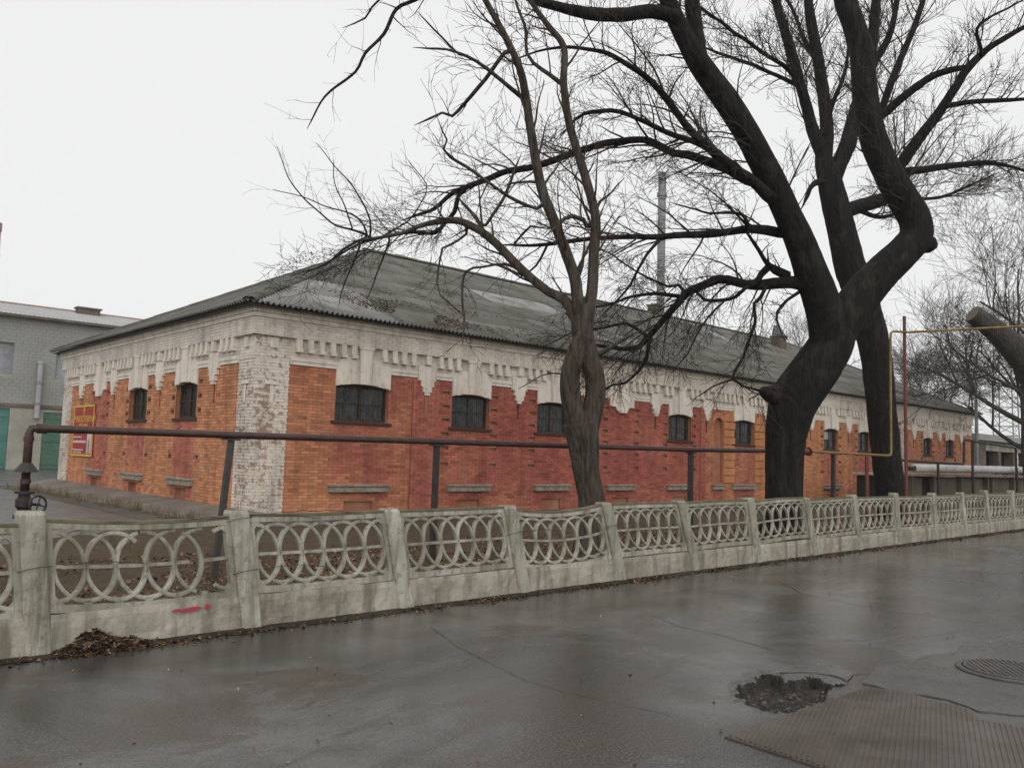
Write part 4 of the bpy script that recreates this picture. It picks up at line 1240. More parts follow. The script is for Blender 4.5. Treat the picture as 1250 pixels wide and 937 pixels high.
def stack():
    X, Y = 5.42, 62; root = empty('boiler_chimney', (X, Y, 0), 'pinkish grey boiler chimney standing behind the garage block', 'chimney')
    mb = MB(); mb.lathe((X, Y, 0), [(1.0, 0), (.66, 19.2), (.72, 19.25), (.72, 19.9)], 20); mb.build('shaft', m_simple('pink_brick', (.40, .24, .22), (.32, .22, .20), 2), root)
    mb = MB(); mb.lathe((X, Y, 0), [(.74, 17.0), (.74, 17.3)], 20); mb.build('band', M_STEEL, root)
stack()
# ------------------------------------------------------------------ trees
LIMBS_T1 = [
  ('trunk', [(0.03,-0.01,0.40,0.291),(-0.03,-0.02,0.93,0.218),(-0.13,0.02,1.41,0.218),(-0.20,0.03,1.87,0.251),(-0.27,0.05,2.20,0.278)]),
  ('trunk', [(-0.21,0.04,1.87,0.199),(-0.34,0.09,2.29,0.185),(-0.44,0.12,2.65,0.165),(-0.47,0.10,2.97,0.158),(-0.43,0.01,3.31,0.158),(-0.36,-0.10,3.60,0.145)]),
  ('trunk', [(-0.20,0.03,1.87,0.199),(-0.15,-0.05,2.27,0.185),(-0.11,-0.12,2.64,0.166),(-0.14,-0.12,2.93,0.166),(-0.23,-0.07,3.25,0.166),(-0.32,-0.02,3.59,0.173),(-0.35,-0.01,3.86,0.173),(-0.39,0.00,4.09,0.159)]),
  ('branch', [(-0.38,-0.02,3.72,0.119),(-0.45,0.09,3.96,0.093),(-0.54,0.22,4.19,0.080),(-0.70,0.43,4.32,0.074),(-0.95,0.78,4.67,0.074),(-1.28,1.22,5.21,0.068),(-1.55,1.57,5.49,0.062),(-1.74,1.83,5.55,0.055),(-2.00,2.20,5.48,0.042),(-2.19,2.48,5.36,0.035),(-2.42,2.80,5.29,0.028),(-2.58,3.03,5.26,0.021)]),
  ('branch', [(-0.41,-0.02,3.91,0.119),(-0.52,-0.04,4.30,0.099),(-0.60,-0.04,4.56,0.092),(-0.92,0.04,5.24,0.085),(-1.21,0.12,5.85,0.078),(-1.44,0.12,6.55,0.071),(-1.63,0.10,7.20,0.064),(-1.78,0.10,7.62,0.057),(-2.05,0.19,8.11,0.051),(-2.35,0.31,8.59,0.044),(-2.64,0.42,9.04,0.031),(-2.81,0.43,9.49,0.019)]),
  ('branch', [(-0.34,-0.07,3.78,0.119),(-0.26,-0.13,4.30,0.093),(-0.23,-0.13,4.98,0.087),(-0.21,-0.13,5.56,0.081),(-0.33,-0.01,6.19,0.074),(-0.52,0.20,7.10,0.068),(-0.60,0.29,7.81,0.062),(-0.60,0.31,8.46,0.055),(-0.80,0.52,8.87,0.048),(-1.08,0.80,9.44,0.035),(-1.24,0.97,10.03,0.021)]),
  ('thin', [(-1.63,0.16,7.22,0.039),(-2.19,0.20,7.40,0.031),(-2.73,0.25,7.53,0.024),(-3.05,0.29,7.54,0.018),(-3.35,0.35,7.47,0.015)]),
  ('thin', [(-2.79,0.36,7.58,0.018),(-3.08,0.39,7.75,0.015),(-3.34,0.42,7.89,0.012)]),
  ('thin', [(-1.96,0.11,7.85,0.038),(-1.99,0.24,7.84,0.032),(-2.01,0.81,7.45,0.033),(-2.07,1.35,7.12,0.027),(-2.15,1.55,7.21,0.020),(-2.23,1.80,7.16,0.020)]),
  ('branch', [(-0.54,0.31,7.83,0.041),(-0.75,0.68,8.15,0.035),(-0.86,0.90,8.46,0.028),(-0.83,1.03,9.05,0.028),(-0.91,1.24,9.54,0.021),(-0.93,1.37,9.96,0.014)]),
  ('branch', [(-0.23,0.04,5.45,0.047),(-0.34,0.01,5.52,0.040),(-0.57,0.02,5.53,0.040),(-0.74,0.04,5.45,0.033),(-0.94,0.03,5.28,0.026)]),
  ('branch', [(-0.14,-0.07,5.72,0.034),(-0.01,-0.04,5.90,0.024),(0.26,-0.04,6.11,0.017),(0.47,-0.03,6.30,0.014)]),
  ('branch', [(-1.20,0.23,5.56,0.029),(-1.55,0.34,5.62,0.029),(-1.90,0.43,5.75,0.025),(-2.40,0.54,5.98,0.025),(-2.68,0.60,6.08,0.022),(-2.81,0.61,6.18,0.018),(-2.82,0.51,6.30,0.015),(-2.93,0.49,6.41,0.012)]),
  ('branch', [(-1.25,0.23,5.97,0.026),(-1.20,0.55,6.06,0.020),(-1.13,0.92,6.12,0.020)]),
  ('branch', [(-0.86,0.84,4.70,0.034),(-1.18,0.97,4.77,0.024),(-1.52,1.12,4.69,0.020),(-1.80,1.24,4.59,0.020),(-1.88,1.18,4.17,0.020),(-1.91,1.08,3.82,0.016),(-1.96,1.03,3.55,0.013)]),
  ('branch', [(-1.29,1.43,5.37,0.035),(-1.37,1.55,5.63,0.035),(-1.45,1.66,5.79,0.028)]),
  ('branch', [(-1.27,1.40,5.48,0.028),(-0.99,1.33,5.96,0.028),(-0.80,1.30,6.36,0.028),(-0.70,1.29,6.60,0.021)]),
  ('branch', [(-1.44,1.70,5.36,0.024),(-1.66,1.87,5.16,0.021),(-1.75,1.94,5.10,0.021),(-1.78,1.95,4.84,0.017),(-1.80,1.95,4.49,0.017),(-1.76,1.91,4.28,0.014),(-1.60,1.73,4.07,0.014)]),
  ('branch', [(-0.48,-0.03,4.57,0.040),(-0.46,-0.07,4.71,0.033),(-0.46,-0.10,4.97,0.020)]),
  ('branch', [(-0.10,-0.24,3.33,0.040),(0.12,-0.31,3.48,0.030),(0.33,-0.39,3.61,0.027)]),
  ('branch', [(-0.45,0.13,2.92,0.020),(-0.72,0.15,2.96,0.013),(-1.05,0.19,2.90,0.010),(-1.39,0.20,2.71,0.008)]),
]
LIMBS_T2 = [
  ('trunk', [(-0.03,0.07,0.07,0.465),(-0.04,-0.00,0.74,0.382),(-0.07,-0.04,1.32,0.365),(-0.12,-0.08,1.98,0.382),(-0.11,-0.15,2.48,0.424),(-0.04,-0.26,2.93,0.473),(0.13,-0.47,3.37,0.473),(0.31,-0.69,3.79,0.457),(0.42,-0.83,4.11,0.432),(0.49,-0.92,4.38,0.349),(0.52,-0.97,4.55,0.183),(0.54,-0.99,4.63,0.066)]),
  ('trunk', [(0.31,-0.68,3.74,0.299),(0.28,-0.79,4.13,0.348),(0.16,-0.82,4.55,0.363),(-0.02,-0.80,4.96,0.345),(-0.26,-0.74,5.41,0.319),(-0.54,-0.68,5.94,0.284),(-0.89,-0.58,6.52,0.258),(-1.21,-0.48,7.02,0.257),(-1.56,-0.36,7.55,0.255),(-1.93,-0.23,8.06,0.245),(-2.35,-0.06,8.58,0.236),(-2.79,0.12,9.07,0.218),(-3.15,0.25,9.54,0.186),(-3.40,0.33,9.92,0.170),(-3.65,0.38,10.36,0.153),(-3.95,0.40,11.04,0.129),(-4.20,0.31,11.84,0.098)]),
  ('trunk', [(0.33,-0.70,3.77,0.299),(0.48,-0.83,4.18,0.366),(0.67,-0.99,4.63,0.393),(0.90,-1.19,5.08,0.377),(1.22,-1.45,5.56,0.353),(1.54,-1.72,5.97,0.329),(1.79,-1.93,6.34,0.321),(1.80,-1.94,6.71,0.313),(1.64,-1.77,7.17,0.306),(1.44,-1.58,7.64,0.298),(1.26,-1.40,8.20,0.282),(1.14,-1.29,8.79,0.266),(1.08,-1.22,9.59,0.258),(1.04,-1.19,10.31,0.251),(0.92,-1.07,10.94,0.226),(0.80,-0.95,11.48,0.226),(0.68,-0.84,12.39,0.184),(0.72,-0.88,13.69,0.141)]),
  ('branch', [(1.83,-1.84,6.35,0.264),(2.01,-2.03,6.27,0.219),(2.12,-2.15,6.23,0.160),(2.18,-2.21,6.22,0.063)]),
  ('branch', [(-0.09,-0.21,2.86,0.329),(-0.39,-0.09,2.98,0.241),(-0.61,-0.00,3.03,0.155),(-0.74,0.05,3.06,0.107),(-0.80,0.07,3.07,0.038)]),
  ('branch', [(-2.93,0.03,9.00,0.133),(-2.93,0.18,9.68,0.148),(-2.89,0.32,10.48,0.143),(-2.84,0.50,11.58,0.120),(-2.92,0.81,12.71,0.076)]),
  ('thin', [(-3.60,0.27,9.86,0.131),(-3.96,0.46,9.88,0.130),(-4.46,0.73,9.72,0.125),(-4.97,1.00,9.64,0.117),(-5.52,1.27,9.65,0.089),(-6.06,1.53,9.72,0.074),(-6.71,1.81,9.94,0.053),(-7.35,2.13,9.71,0.039),(-7.88,2.40,9.28,0.033),(-8.16,2.54,9.06,0.032),(-8.36,2.58,8.56,0.029),(-8.63,2.69,8.17,0.025),(-8.78,2.72,7.81,0.022),(-9.13,2.87,7.42,0.019),(-9.27,2.92,7.20,0.015),(-9.40,2.94,6.88,0.012)]),
  ('thin', [(-6.74,1.78,9.92,0.034),(-7.77,2.28,9.79,0.026),(-8.44,2.60,9.13,0.019),(-8.67,2.69,8.75,0.016),(-8.84,2.77,8.63,0.013)]),
  ('branch', [(-1.36,-0.46,6.79,0.133),(-1.74,-0.33,7.03,0.103),(-2.18,-0.16,7.23,0.095),(-2.67,0.01,7.50,0.087),(-3.11,0.16,7.77,0.071),(-3.73,0.30,8.28,0.063),(-4.11,0.41,8.54,0.055),(-4.47,0.54,8.69,0.048),(-4.88,0.69,8.82,0.041),(-5.22,0.83,8.82,0.034),(-5.63,1.02,8.78,0.027),(-6.05,1.21,8.63,0.020),(-6.38,1.36,8.44,0.013)]),
  ('branch', [(-1.47,-0.13,7.14,0.105),(-1.68,0.26,7.42,0.099),(-1.88,0.62,7.62,0.092),(-2.08,0.96,7.79,0.084),(-2.22,1.20,7.85,0.077),(-2.38,1.49,8.05,0.078),(-2.53,1.73,8.18,0.071),(-2.79,2.19,8.19,0.071),(-2.96,2.51,8.17,0.072),(-3.25,3.04,8.03,0.073),(-3.64,3.77,7.82,0.074),(-3.96,4.33,7.76,0.066),(-4.17,4.73,7.62,0.066),(-4.40,5.14,7.49,0.059),(-4.58,5.49,7.34,0.051),(-4.74,5.85,7.06,0.043),(-4.93,6.20,6.95,0.034)]),
  ('branch', [(-4.42,4.98,7.49,0.050),(-4.55,5.23,7.29,0.050),(-4.54,5.36,6.95,0.050),(-4.62,5.55,6.71,0.051),(-4.75,5.80,6.49,0.043),(-5.04,6.18,6.54,0.043),(-5.31,6.57,6.49,0.034),(-5.59,6.97,6.39,0.034),(-5.86,7.38,6.22,0.026),(-6.12,7.80,5.94,0.021),(-6.39,8.22,5.72,0.018)]),
  ('thin', [(-5.52,7.19,6.49,0.031),(-5.90,7.42,6.64,0.026),(-6.17,7.58,6.72,0.022),(-6.52,7.76,6.96,0.018),(-6.89,7.93,7.31,0.016),(-7.20,8.04,7.67,0.012),(-7.42,8.05,8.16,0.008)]),
  ('thin', [(-5.57,7.24,6.52,0.026),(-5.66,7.41,6.90,0.021),(-5.89,7.73,7.10,0.018),(-6.23,8.21,7.29,0.014),(-6.53,8.62,7.51,0.011),(-6.88,9.12,7.67,0.009)]),
  ('thin', [(-5.52,7.19,6.52,0.026),(-5.58,7.12,6.86,0.022),(-5.79,7.16,7.27,0.019),(-6.06,7.25,7.65,0.016),(-6.39,7.39,7.99,0.012),(-6.72,7.53,8.35,0.008)]),
  ('thin', [(-5.89,7.38,6.67,0.019),(-5.95,7.64,7.20,0.016),(-6.05,7.96,7.77,0.012),(-6.01,8.11,8.30,0.009)]),
  ('thin', [(-5.61,7.28,6.45,0.035),(-5.71,7.35,6.40,0.031),(-6.04,7.57,6.12,0.026),(-6.28,7.73,5.82,0.020),(-6.56,7.92,5.67,0.016),(-6.81,8.08,5.55,0.010)]),
  ('thin', [(-5.67,7.35,6.29,0.026),(-5.83,7.45,5.73,0.019),(-5.97,7.54,5.26,0.014),(-6.02,7.56,5.00,0.010)]),
  ('thin', [(-5.18,6.89,6.44,0.026),(-5.34,6.94,5.93,0.019),(-5.49,6.99,5.46,0.015),(-5.60,7.02,5.13,0.010)]),
  ('thin', [(-5.38,7.07,6.47,0.021),(-4.79,6.71,6.97,0.018),(-4.55,6.59,7.44,0.014),(-4.47,6.57,7.85,0.012),(-4.71,6.91,8.36,0.009)]),
  ('branch', [(-2.34,0.20,7.61,0.074),(-2.54,0.57,7.85,0.059),(-2.76,0.96,8.05,0.052),(-2.96,1.31,8.29,0.046),(-3.14,1.62,8.48,0.046),(-3.34,1.95,8.60,0.046),(-3.59,2.40,8.62,0.039),(-3.67,2.58,8.53,0.031),(-3.71,2.73,8.38,0.024)]),
  ('branch', [(-0.68,-0.34,6.24,0.115),(-1.00,-0.16,6.26,0.099),(-1.36,0.04,6.24,0.083),(-1.70,0.23,6.15,0.075),(-2.10,0.45,6.06,0.075),(-2.54,0.69,6.00,0.067),(-3.02,0.96,5.91,0.058),(-3.51,1.22,5.86,0.051),(-4.19,1.59,5.75,0.043),(-4.66,1.84,5.64,0.043),(-4.96,2.00,5.56,0.036),(-5.29,2.17,5.50,0.028),(-5.55,2.30,5.48,0.021)]),
  ('branch', [(-4.95,2.01,5.57,0.025),(-5.11,2.13,5.14,0.021),(-5.29,2.27,4.97,0.014)]),
  ('branch', [(-5.55,2.30,5.48,0.021),(-5.45,2.13,5.69,0.021),(-5.39,2.02,5.82,0.021),(-5.25,1.86,5.79,0.014)]),
  ('droop', [(-0.33,-0.68,5.19,0.140),(-0.46,-0.41,5.25,0.122),(-0.61,-0.12,5.25,0.116),(-0.76,0.18,5.23,0.108),(-0.91,0.45,5.28,0.094),(-1.04,0.69,5.37,0.094),(-1.13,0.86,5.38,0.095),(-1.28,1.18,5.25,0.087),(-1.40,1.45,5.12,0.087),(-1.44,1.62,4.93,0.080),(-1.50,1.85,4.70,0.073),(-1.56,2.12,4.40,0.065),(-1.61,2.29,4.23,0.065),(-1.66,2.47,4.05,0.057),(-1.79,2.70,4.00,0.050),(-1.97,3.01,4.04,0.042),(-2.12,3.28,4.09,0.033)]),
  ('droop', [(-1.58,2.21,4.30,0.041),(-1.62,2.26,4.00,0.041),(-1.66,2.31,3.74,0.037),(-1.81,2.45,3.42,0.032),(-1.94,2.57,3.25,0.029),(-2.16,2.76,3.19,0.024),(-2.29,2.87,3.10,0.020)]),
  ('branch', [(-0.37,-0.26,5.46,0.108),(-0.55,-0.14,5.53,0.093),(-0.67,-0.06,5.60,0.084),(-0.81,0.04,5.42,0.069),(-0.88,0.09,5.25,0.061)]),
  ('branch', [(-0.72,-0.09,5.59,0.061),(-0.87,-0.05,5.68,0.046),(-1.08,-0.03,5.86,0.038),(-1.33,0.00,6.07,0.030)]),
  ('droop', [(-0.83,-0.07,5.12,0.039),(-0.90,-0.02,4.95,0.039),(-1.02,0.07,4.81,0.034),(-1.04,0.06,4.39,0.034),(-1.12,0.12,4.09,0.034),(-1.22,0.18,3.72,0.030),(-1.37,0.29,3.44,0.030),(-1.43,0.33,3.26,0.027),(-1.30,0.19,3.15,0.023)]),
  ('branch', [(-1.45,0.31,3.25,0.023),(-1.68,0.40,3.17,0.018),(-1.89,0.48,3.08,0.015),(-2.13,0.57,2.91,0.012)]),
  ('droop', [(-1.14,0.21,5.11,0.039),(-1.11,0.45,4.96,0.039),(-1.16,0.76,4.92,0.039),(-1.23,1.08,4.96,0.036),(-1.25,1.26,5.12,0.028)]),
  ('droop', [(-1.00,0.79,4.93,0.024),(-1.37,0.91,4.60,0.022),(-1.70,0.98,4.15,0.019),(-1.96,1.02,3.75,0.016),(-2.16,1.07,3.52,0.012)]),
  ('branch', [(-0.34,-0.51,5.06,0.039),(-0.64,-0.44,4.86,0.030),(-0.96,-0.38,4.60,0.027),(-1.06,-0.42,4.42,0.022),(-1.10,-0.53,4.21,0.018)]),
  ('branch', [(-1.55,-0.08,6.17,0.045),(-1.64,-0.13,6.31,0.037),(-1.80,-0.11,6.41,0.033),(-2.09,-0.02,6.41,0.029),(-2.55,0.13,6.32,0.022),(-2.83,0.21,6.35,0.018),(-3.20,0.32,6.37,0.014)]),
  ('droop', [(-1.56,2.33,4.28,0.041),(-1.75,2.75,4.56,0.033),(-1.94,3.17,4.49,0.025),(-2.25,3.85,4.42,0.017),(-2.47,4.40,4.16,0.013)]),
  ('droop', [(-1.60,1.46,5.02,0.048),(-1.76,1.97,5.13,0.041),(-1.93,2.50,5.10,0.032),(-2.09,3.05,4.96,0.025),(-2.34,3.79,4.86,0.017)]),
  ('droop', [(-1.53,1.39,5.06,0.040),(-1.76,1.39,5.23,0.035),(-2.02,1.46,5.16,0.028),(-2.35,1.52,5.25,0.023),(-2.89,1.62,5.37,0.019),(-3.44,1.68,5.58,0.015),(-3.75,1.73,5.64,0.011)]),
  ('droop', [(-3.03,0.91,5.81,0.037),(-3.28,1.01,5.54,0.029),(-3.49,1.07,5.19,0.026),(-3.73,1.12,4.76,0.021),(-4.12,1.27,4.34,0.014)]),
  ('branch', [(1.25,-1.24,10.42,0.130),(1.41,-1.27,10.86,0.114),(1.60,-1.26,11.68,0.099),(1.85,-1.25,12.73,0.067)]),
]
LIMBS_T3 = [
  ('trunk', [(0.05,-0.02,0.27,0.499),(-0.03,-0.02,0.82,0.428),(-0.16,0.02,1.52,0.392),(-0.26,0.04,2.18,0.392),(-0.40,0.06,3.06,0.404),(-0.55,0.09,4.00,0.416),(-0.71,0.12,4.95,0.428),(-0.92,0.21,5.77,0.452),(-1.21,0.37,6.71,0.452),(-1.49,0.52,7.53,0.428),(-1.72,0.63,8.47,0.392),(-1.90,0.71,9.17,0.380),(-2.08,0.79,9.83,0.333),(-2.25,0.88,10.44,0.262),(-2.33,0.91,10.82,0.143),(-2.36,0.92,11.01,0.048)]),
  ('branch', [(-2.20,0.85,10.23,0.238),(-2.31,0.87,10.57,0.214),(-2.65,0.99,11.19,0.177),(-3.05,1.08,12.16,0.153),(-3.57,1.20,13.41,0.140),(-4.08,1.33,14.56,0.116),(-4.43,1.35,15.59,0.081),(-4.67,1.27,16.65,0.046)]),
  ('branch', [(-2.24,0.88,10.35,0.214),(-2.16,0.84,11.49,0.191),(-2.25,0.99,13.12,0.169),(-2.42,1.21,14.87,0.146),(-2.47,1.29,15.90,0.110),(-2.49,1.35,17.46,0.061)]),
  ('branch', [(-2.02,0.74,9.83,0.238),(-1.83,0.64,10.39,0.239),(-1.60,0.50,10.96,0.240),(-1.41,0.41,11.69,0.217),(-1.20,0.31,12.47,0.182),(-0.88,0.13,13.40,0.134),(-0.36,-0.21,14.49,0.098),(-0.07,-0.35,15.71,0.074),(0.11,-0.41,16.81,0.050)]),
  ('branch', [(-1.84,0.69,8.89,0.238),(-1.36,0.43,9.14,0.215),(-0.88,0.16,9.34,0.205),(-0.34,-0.14,9.60,0.194),(-0.00,-0.31,10.02,0.158),(0.18,-0.38,10.40,0.135),(0.81,-0.73,10.58,0.111),(1.49,-1.11,10.77,0.099),(2.25,-1.54,10.95,0.088),(2.85,-1.88,11.05,0.076),(3.49,-2.23,11.03,0.051),(4.12,-2.56,10.93,0.038)]),
  ('branch', [(-0.51,-0.21,9.60,0.168),(-0.53,-0.44,10.18,0.168),(-0.43,-0.80,10.78,0.167),(-0.32,-1.15,11.28,0.154),(-0.21,-1.46,11.69,0.141),(-0.13,-1.72,12.10,0.129),(-0.07,-1.99,12.52,0.117),(-0.01,-2.24,12.92,0.116),(0.19,-2.69,13.41,0.092),(0.42,-3.13,13.71,0.080),(0.69,-3.61,14.01,0.057),(1.02,-4.22,14.38,0.034)]),
  ('branch', [(-0.96,0.35,11.81,0.146),(-0.73,-0.09,11.95,0.133),(-0.51,-0.69,12.44,0.120),(-0.26,-1.33,12.89,0.107),(-0.03,-1.81,13.04,0.094),(0.19,-2.22,13.07,0.070)]),
  ('branch', [(-0.68,0.08,11.92,0.122),(-0.42,-0.05,12.41,0.110),(-0.13,-0.18,13.18,0.111),(0.18,-0.32,13.93,0.099),(0.63,-0.54,15.00,0.088),(0.99,-0.70,16.00,0.076),(1.43,-0.87,17.45,0.051)]),
  ('branch', [(-0.18,-1.74,11.96,0.082),(0.12,-2.18,12.02,0.070),(0.49,-2.70,12.03,0.069),(1.03,-3.47,12.02,0.046),(1.45,-4.05,11.99,0.034)]),
  ('branch', [(-0.00,-2.61,13.28,0.057),(-0.18,-2.63,13.57,0.046),(-0.37,-2.63,13.85,0.046),(-0.27,-2.98,14.11,0.034),(0.01,-3.71,14.41,0.022)]),
  ('branch', [(-3.20,1.10,12.49,0.070),(-3.72,1.29,12.86,0.064),(-4.05,1.44,13.03,0.058),(-5.07,1.89,13.49,0.052),(-5.78,2.19,13.81,0.045),(-6.37,2.43,14.12,0.034),(-6.90,2.62,14.47,0.022)]),
  ('branch', [(-3.23,1.13,12.44,0.070),(-3.43,1.67,12.86,0.059),(-3.77,2.48,13.39,0.054),(-4.19,3.46,13.98,0.037)]),
  ('branch', [(-2.07,0.81,11.85,0.084),(-1.89,0.73,12.38,0.072),(-1.61,0.58,13.10,0.054),(-1.44,0.54,13.98,0.037)]),
  ('branch', [(-2.29,1.00,13.21,0.072),(-2.42,1.32,14.03,0.061),(-2.53,1.65,15.00,0.049),(-2.66,1.98,15.84,0.037)]),
  ('branch', [(-1.26,0.40,9.13,0.084),(-0.36,-0.04,9.00,0.061),(0.52,-0.52,9.60,0.049),(1.41,-1.01,9.83,0.050),(2.05,-1.37,10.16,0.037),(2.96,-1.88,10.66,0.025)]),
  ('branch', [(-2.02,0.75,9.76,0.107),(-2.49,0.91,9.75,0.094),(-2.78,1.00,9.56,0.070),(-2.99,1.02,9.22,0.058)]),
]
LIMBS_T4 = [
  ('trunk', [(0.16,-0.08,-0.30,0.707),(-0.08,-0.11,0.92,0.644),(-0.46,-0.15,2.75,0.611),(-0.88,-0.08,4.25,0.594),(-1.36,0.14,5.29,0.562),(-1.78,0.38,5.88,0.515),(-2.34,0.74,6.45,0.439),(-2.89,1.11,6.94,0.378),(-3.44,1.50,7.36,0.332)]),
  ('trunk', [(-0.21,-0.08,2.60,0.584),(0.21,-0.44,4.31,0.556),(0.73,-0.89,6.21,0.528),(1.37,-1.45,8.12,0.469),(1.55,-1.61,8.77,0.439)]),
]


def catmull(P, step):
    out = []
    Q = [P[0]]+list(P)+[P[-1]]
    for i in range(1, len(Q)-2):
        p0, p1, p2, p3 = [Vector(q) for q in Q[i-1:i+3]]
        L = (Vector(p2[:3])-Vector(p1[:3])).length; n = max(1, int(L/step))
        for k in range(n):
            t = k/n
            out.append(tuple(.5*((2*p1[j])+(-p0[j]+p2[j])*t+(2*p0[j]-5*p1[j]+4*p2[j]-p3[j])*t*t+(-p0[j]+3*p1[j]-3*p2[j]+p3[j])*t**3) for j in range(4)))
    out.append(tuple(P[-1])); return out

def twigs(mb, pts, rads, R, spacing, l0, lev, up=.0, droop=.25, rmin=.0045, ustart=.12, wob=.17, stats=None):
    """side shoots along one limb, recursively"""
    acc = [0.0]
    for a, b in zip(pts, pts[1:]): acc.append(acc[-1]+(b-a).length)
    tot = acc[-1]
    if tot < .05: return
    s = tot*ustart+R.random()*spacing; i = 0
    while s < tot:
        while i < len(acc)-2 and acc[i+1] < s: i += 1
        t = (s-acc[i])/max(1e-6, acc[i+1]-acc[i]); p = pts[i].lerp(pts[i+1], t); r = rads[i]+(rads[i+1]-rads[i])*t
        ax = (pts[i+1]-pts[i]).normalized(); pr = ax.orthogonal().normalized(); pr = Matrix.Rotation(R.uniform(0, 6.283), 3, ax) @ pr
        an = math.radians(R.uniform(22, 58)); d = (ax*math.cos(an)+pr*math.sin(an)); d.z += up*R.random(); d.normalize()
        L = l0*R.uniform(.35, 1.25)*(1.15-.55*s/tot); n = 7 if lev > 2 else 5 if lev > 1 else 4
        rr = max(rmin, min(r*.40, .0065*lev+.003*L)); q = p.copy(); P = [q.copy()]; RR = [rr]
        for k in range(n):
            d = d+Vector((R.uniform(-wob, wob), R.uniform(-wob, wob), R.uniform(-wob, wob)+(up*.12-droop*.22)*(1 if k else .3))); d.normalize()
            q = q+d*(L/n); P.append(q.copy()); RR.append(max(rmin*.55, rr*(1-.8*(k+1)/n)))
        mb.tube(P, RR, 3 if rr < .012 else 5, cap=False)
        if lev > 1: twigs(mb, P, RR, R, spacing*(.85 if lev > 2 else .75), l0*.60, lev-1, up, droop, rmin, .2, wob)
        s += spacing*R.uniform(.5, 1.5)

def traced_tree(name, base, limbs, label, mat, tmat, seed, spacing, l0, lev=3, up=.25, droop=.25, flare=1.35, minr=.0045, twig_from=.05, group=None):
    R = random.Random(seed); bx, by = base
    root = empty(name, (bx, by, 0), label, 'tree', group)
    tw = MB(); first = True; axis = []
    for kind, P in limbs:
        thin = kind == 'thin'; dr_ = kind == 'droop'; kind = 'branch' if thin or dr_ else kind
        P = [(x+bx, y+by, z, r) for x, y, z, r in P]
        if first:
            x, y, z, r = P[0]
            P = [(x, y, -.12, r*flare)]+([(x, y, min(.22, z*.5), r*1.12)] if z > .2 else [])+P; first = False
        elif kind == 'branch':          # root the limb inside the wood it grows from, run its tip out fine
            s0 = Vector(P[0][:3]); best = min(axis, key=lambda t: (t[0]-s0).length)
            if .02 < (best[0]-s0).length < 1.3: P = [(*best[0], min(P[0][3]*1.25, best[1]*.95))]+P
            if P[-1][3] < .06:
                d_ = (Vector(P[-1][:3])-Vector(P[-2][:3])).normalized(); e_ = Vector(P[-1][:3])+d_*min(.5, P[-1][3]*16)
                P = P+[(e_.x, e_.y, e_.z, .003)]
        big = P[0][3] > .12
        F = catmull(P, .05 if kind == 'trunk' else .10 if big else .14)
        if not big:     # small natural crookedness
            F = [(x+.022*mnoise.noise((x*2.3, y*2.3, z*2.3)), y+.05*mnoise.noise((x*1.7, y*1.7, z*1.7+5)), z+.022*mnoise.noise((x*2.3, y*2.3, z*2.3+9)), max(.004, r)) for x, y, z, r in F]
        pts = [Vector(f[:3]) for f in F]; rad = [max(.004, f[3]) for f in F]
        axis += [(pt_, rd_) for pt_, rd_ in zip(pts, rad) if rd_ > .02]
        mb = MB()
        if kind == 'trunk':
            def jit(i, k, p):
                a = k/64*2*math.pi
                return 1+.055*mnoise.noise((math.cos(a)*1.6, math.sin(a)*1.6, i*.05+seed))+.035*mnoise.noise((math.cos(a)*5, math.sin(a)*5, i*.10+seed))-.075*max(0, .34-abs(mnoise.noise((math.cos(a)*6.5+seed, math.sin(a)*6.5, i*.075))))+.02*mnoise.noise((math.cos(a)*14, math.sin(a)*14, i*.3))
            mb.tube(pts, rad, 64, True, jit); mb.build('trunk', mat, root, smooth=True)
        else:
            mb.tube(pts, rad, 12 if big else 7, True, (lambda i, k, p: 1+.10*mnoise.noise((p.x*6+k, p.y*6, p.z*6))) )
            mb.build('branch', mat, root, smooth=True)
        if rad[0] < .3 or kind == 'branch':
            k0 = 0
            ln = sum((b-a).length for a, b in zip(pts, pts[1:])); lf = min(l0, .30*ln+.12); fine_ = rad[0] < .035
            if thin: twigs(tw, pts, rad, R, .30, min(.9, .28*ln+.1), 2, up, .1, minr*.62, .30); continue
            if dr_: twigs(tw, pts, rad, R, .15, max(.8, min(1.5, .35*ln)), 3, .15, .55, minr*.9, .12); continue
            twigs(tw, pts, rad, R, spacing*(1.2 if rad[0] > .12 else .9 if not fine_ else 1.3), lf, lev-(1 if fine_ and ln < 4 else 0), up, droop, minr, .30 if kind == 'trunk' else .1)
    if tw.v: tw.build('twigs', tmat, root, kind='stuff')
    return root

traced_tree('twisted_tree', (1.45, -9.4), LIMBS_T1, 'slender brown barked tree with a hollow twisted trunk behind the fence', M_BARK_B, M_TWIG_R, 11, .26, 1.25, 3, .35, .10, minr=.0055)
BIG = traced_tree('big_forked_tree', (6.93, -9.7), LIMBS_T2, 'massive black trunked tree leaning and forking low over the fence', M_BARK_D, M_TWIG, 12, .19, 1.75, 3, .18, .26, minr=.0062)
traced_tree('upright_tree', (15.97, -8.0), LIMBS_T3, 'dark tree with upright crown standing behind the yellow gas pipe', M_BARK_D, M_TWIG, 13, .22, 2.0, 3, .35, .12, minr=.0078)
lop = traced_tree('lopped_tree', (27.67, -9.0), LIMBS_T4, 'grey barked tree with a sawn off limb pointing over the yard', M_BARK_G, M_TWIG, 14, 1.5, .5, 1, .3, .1)
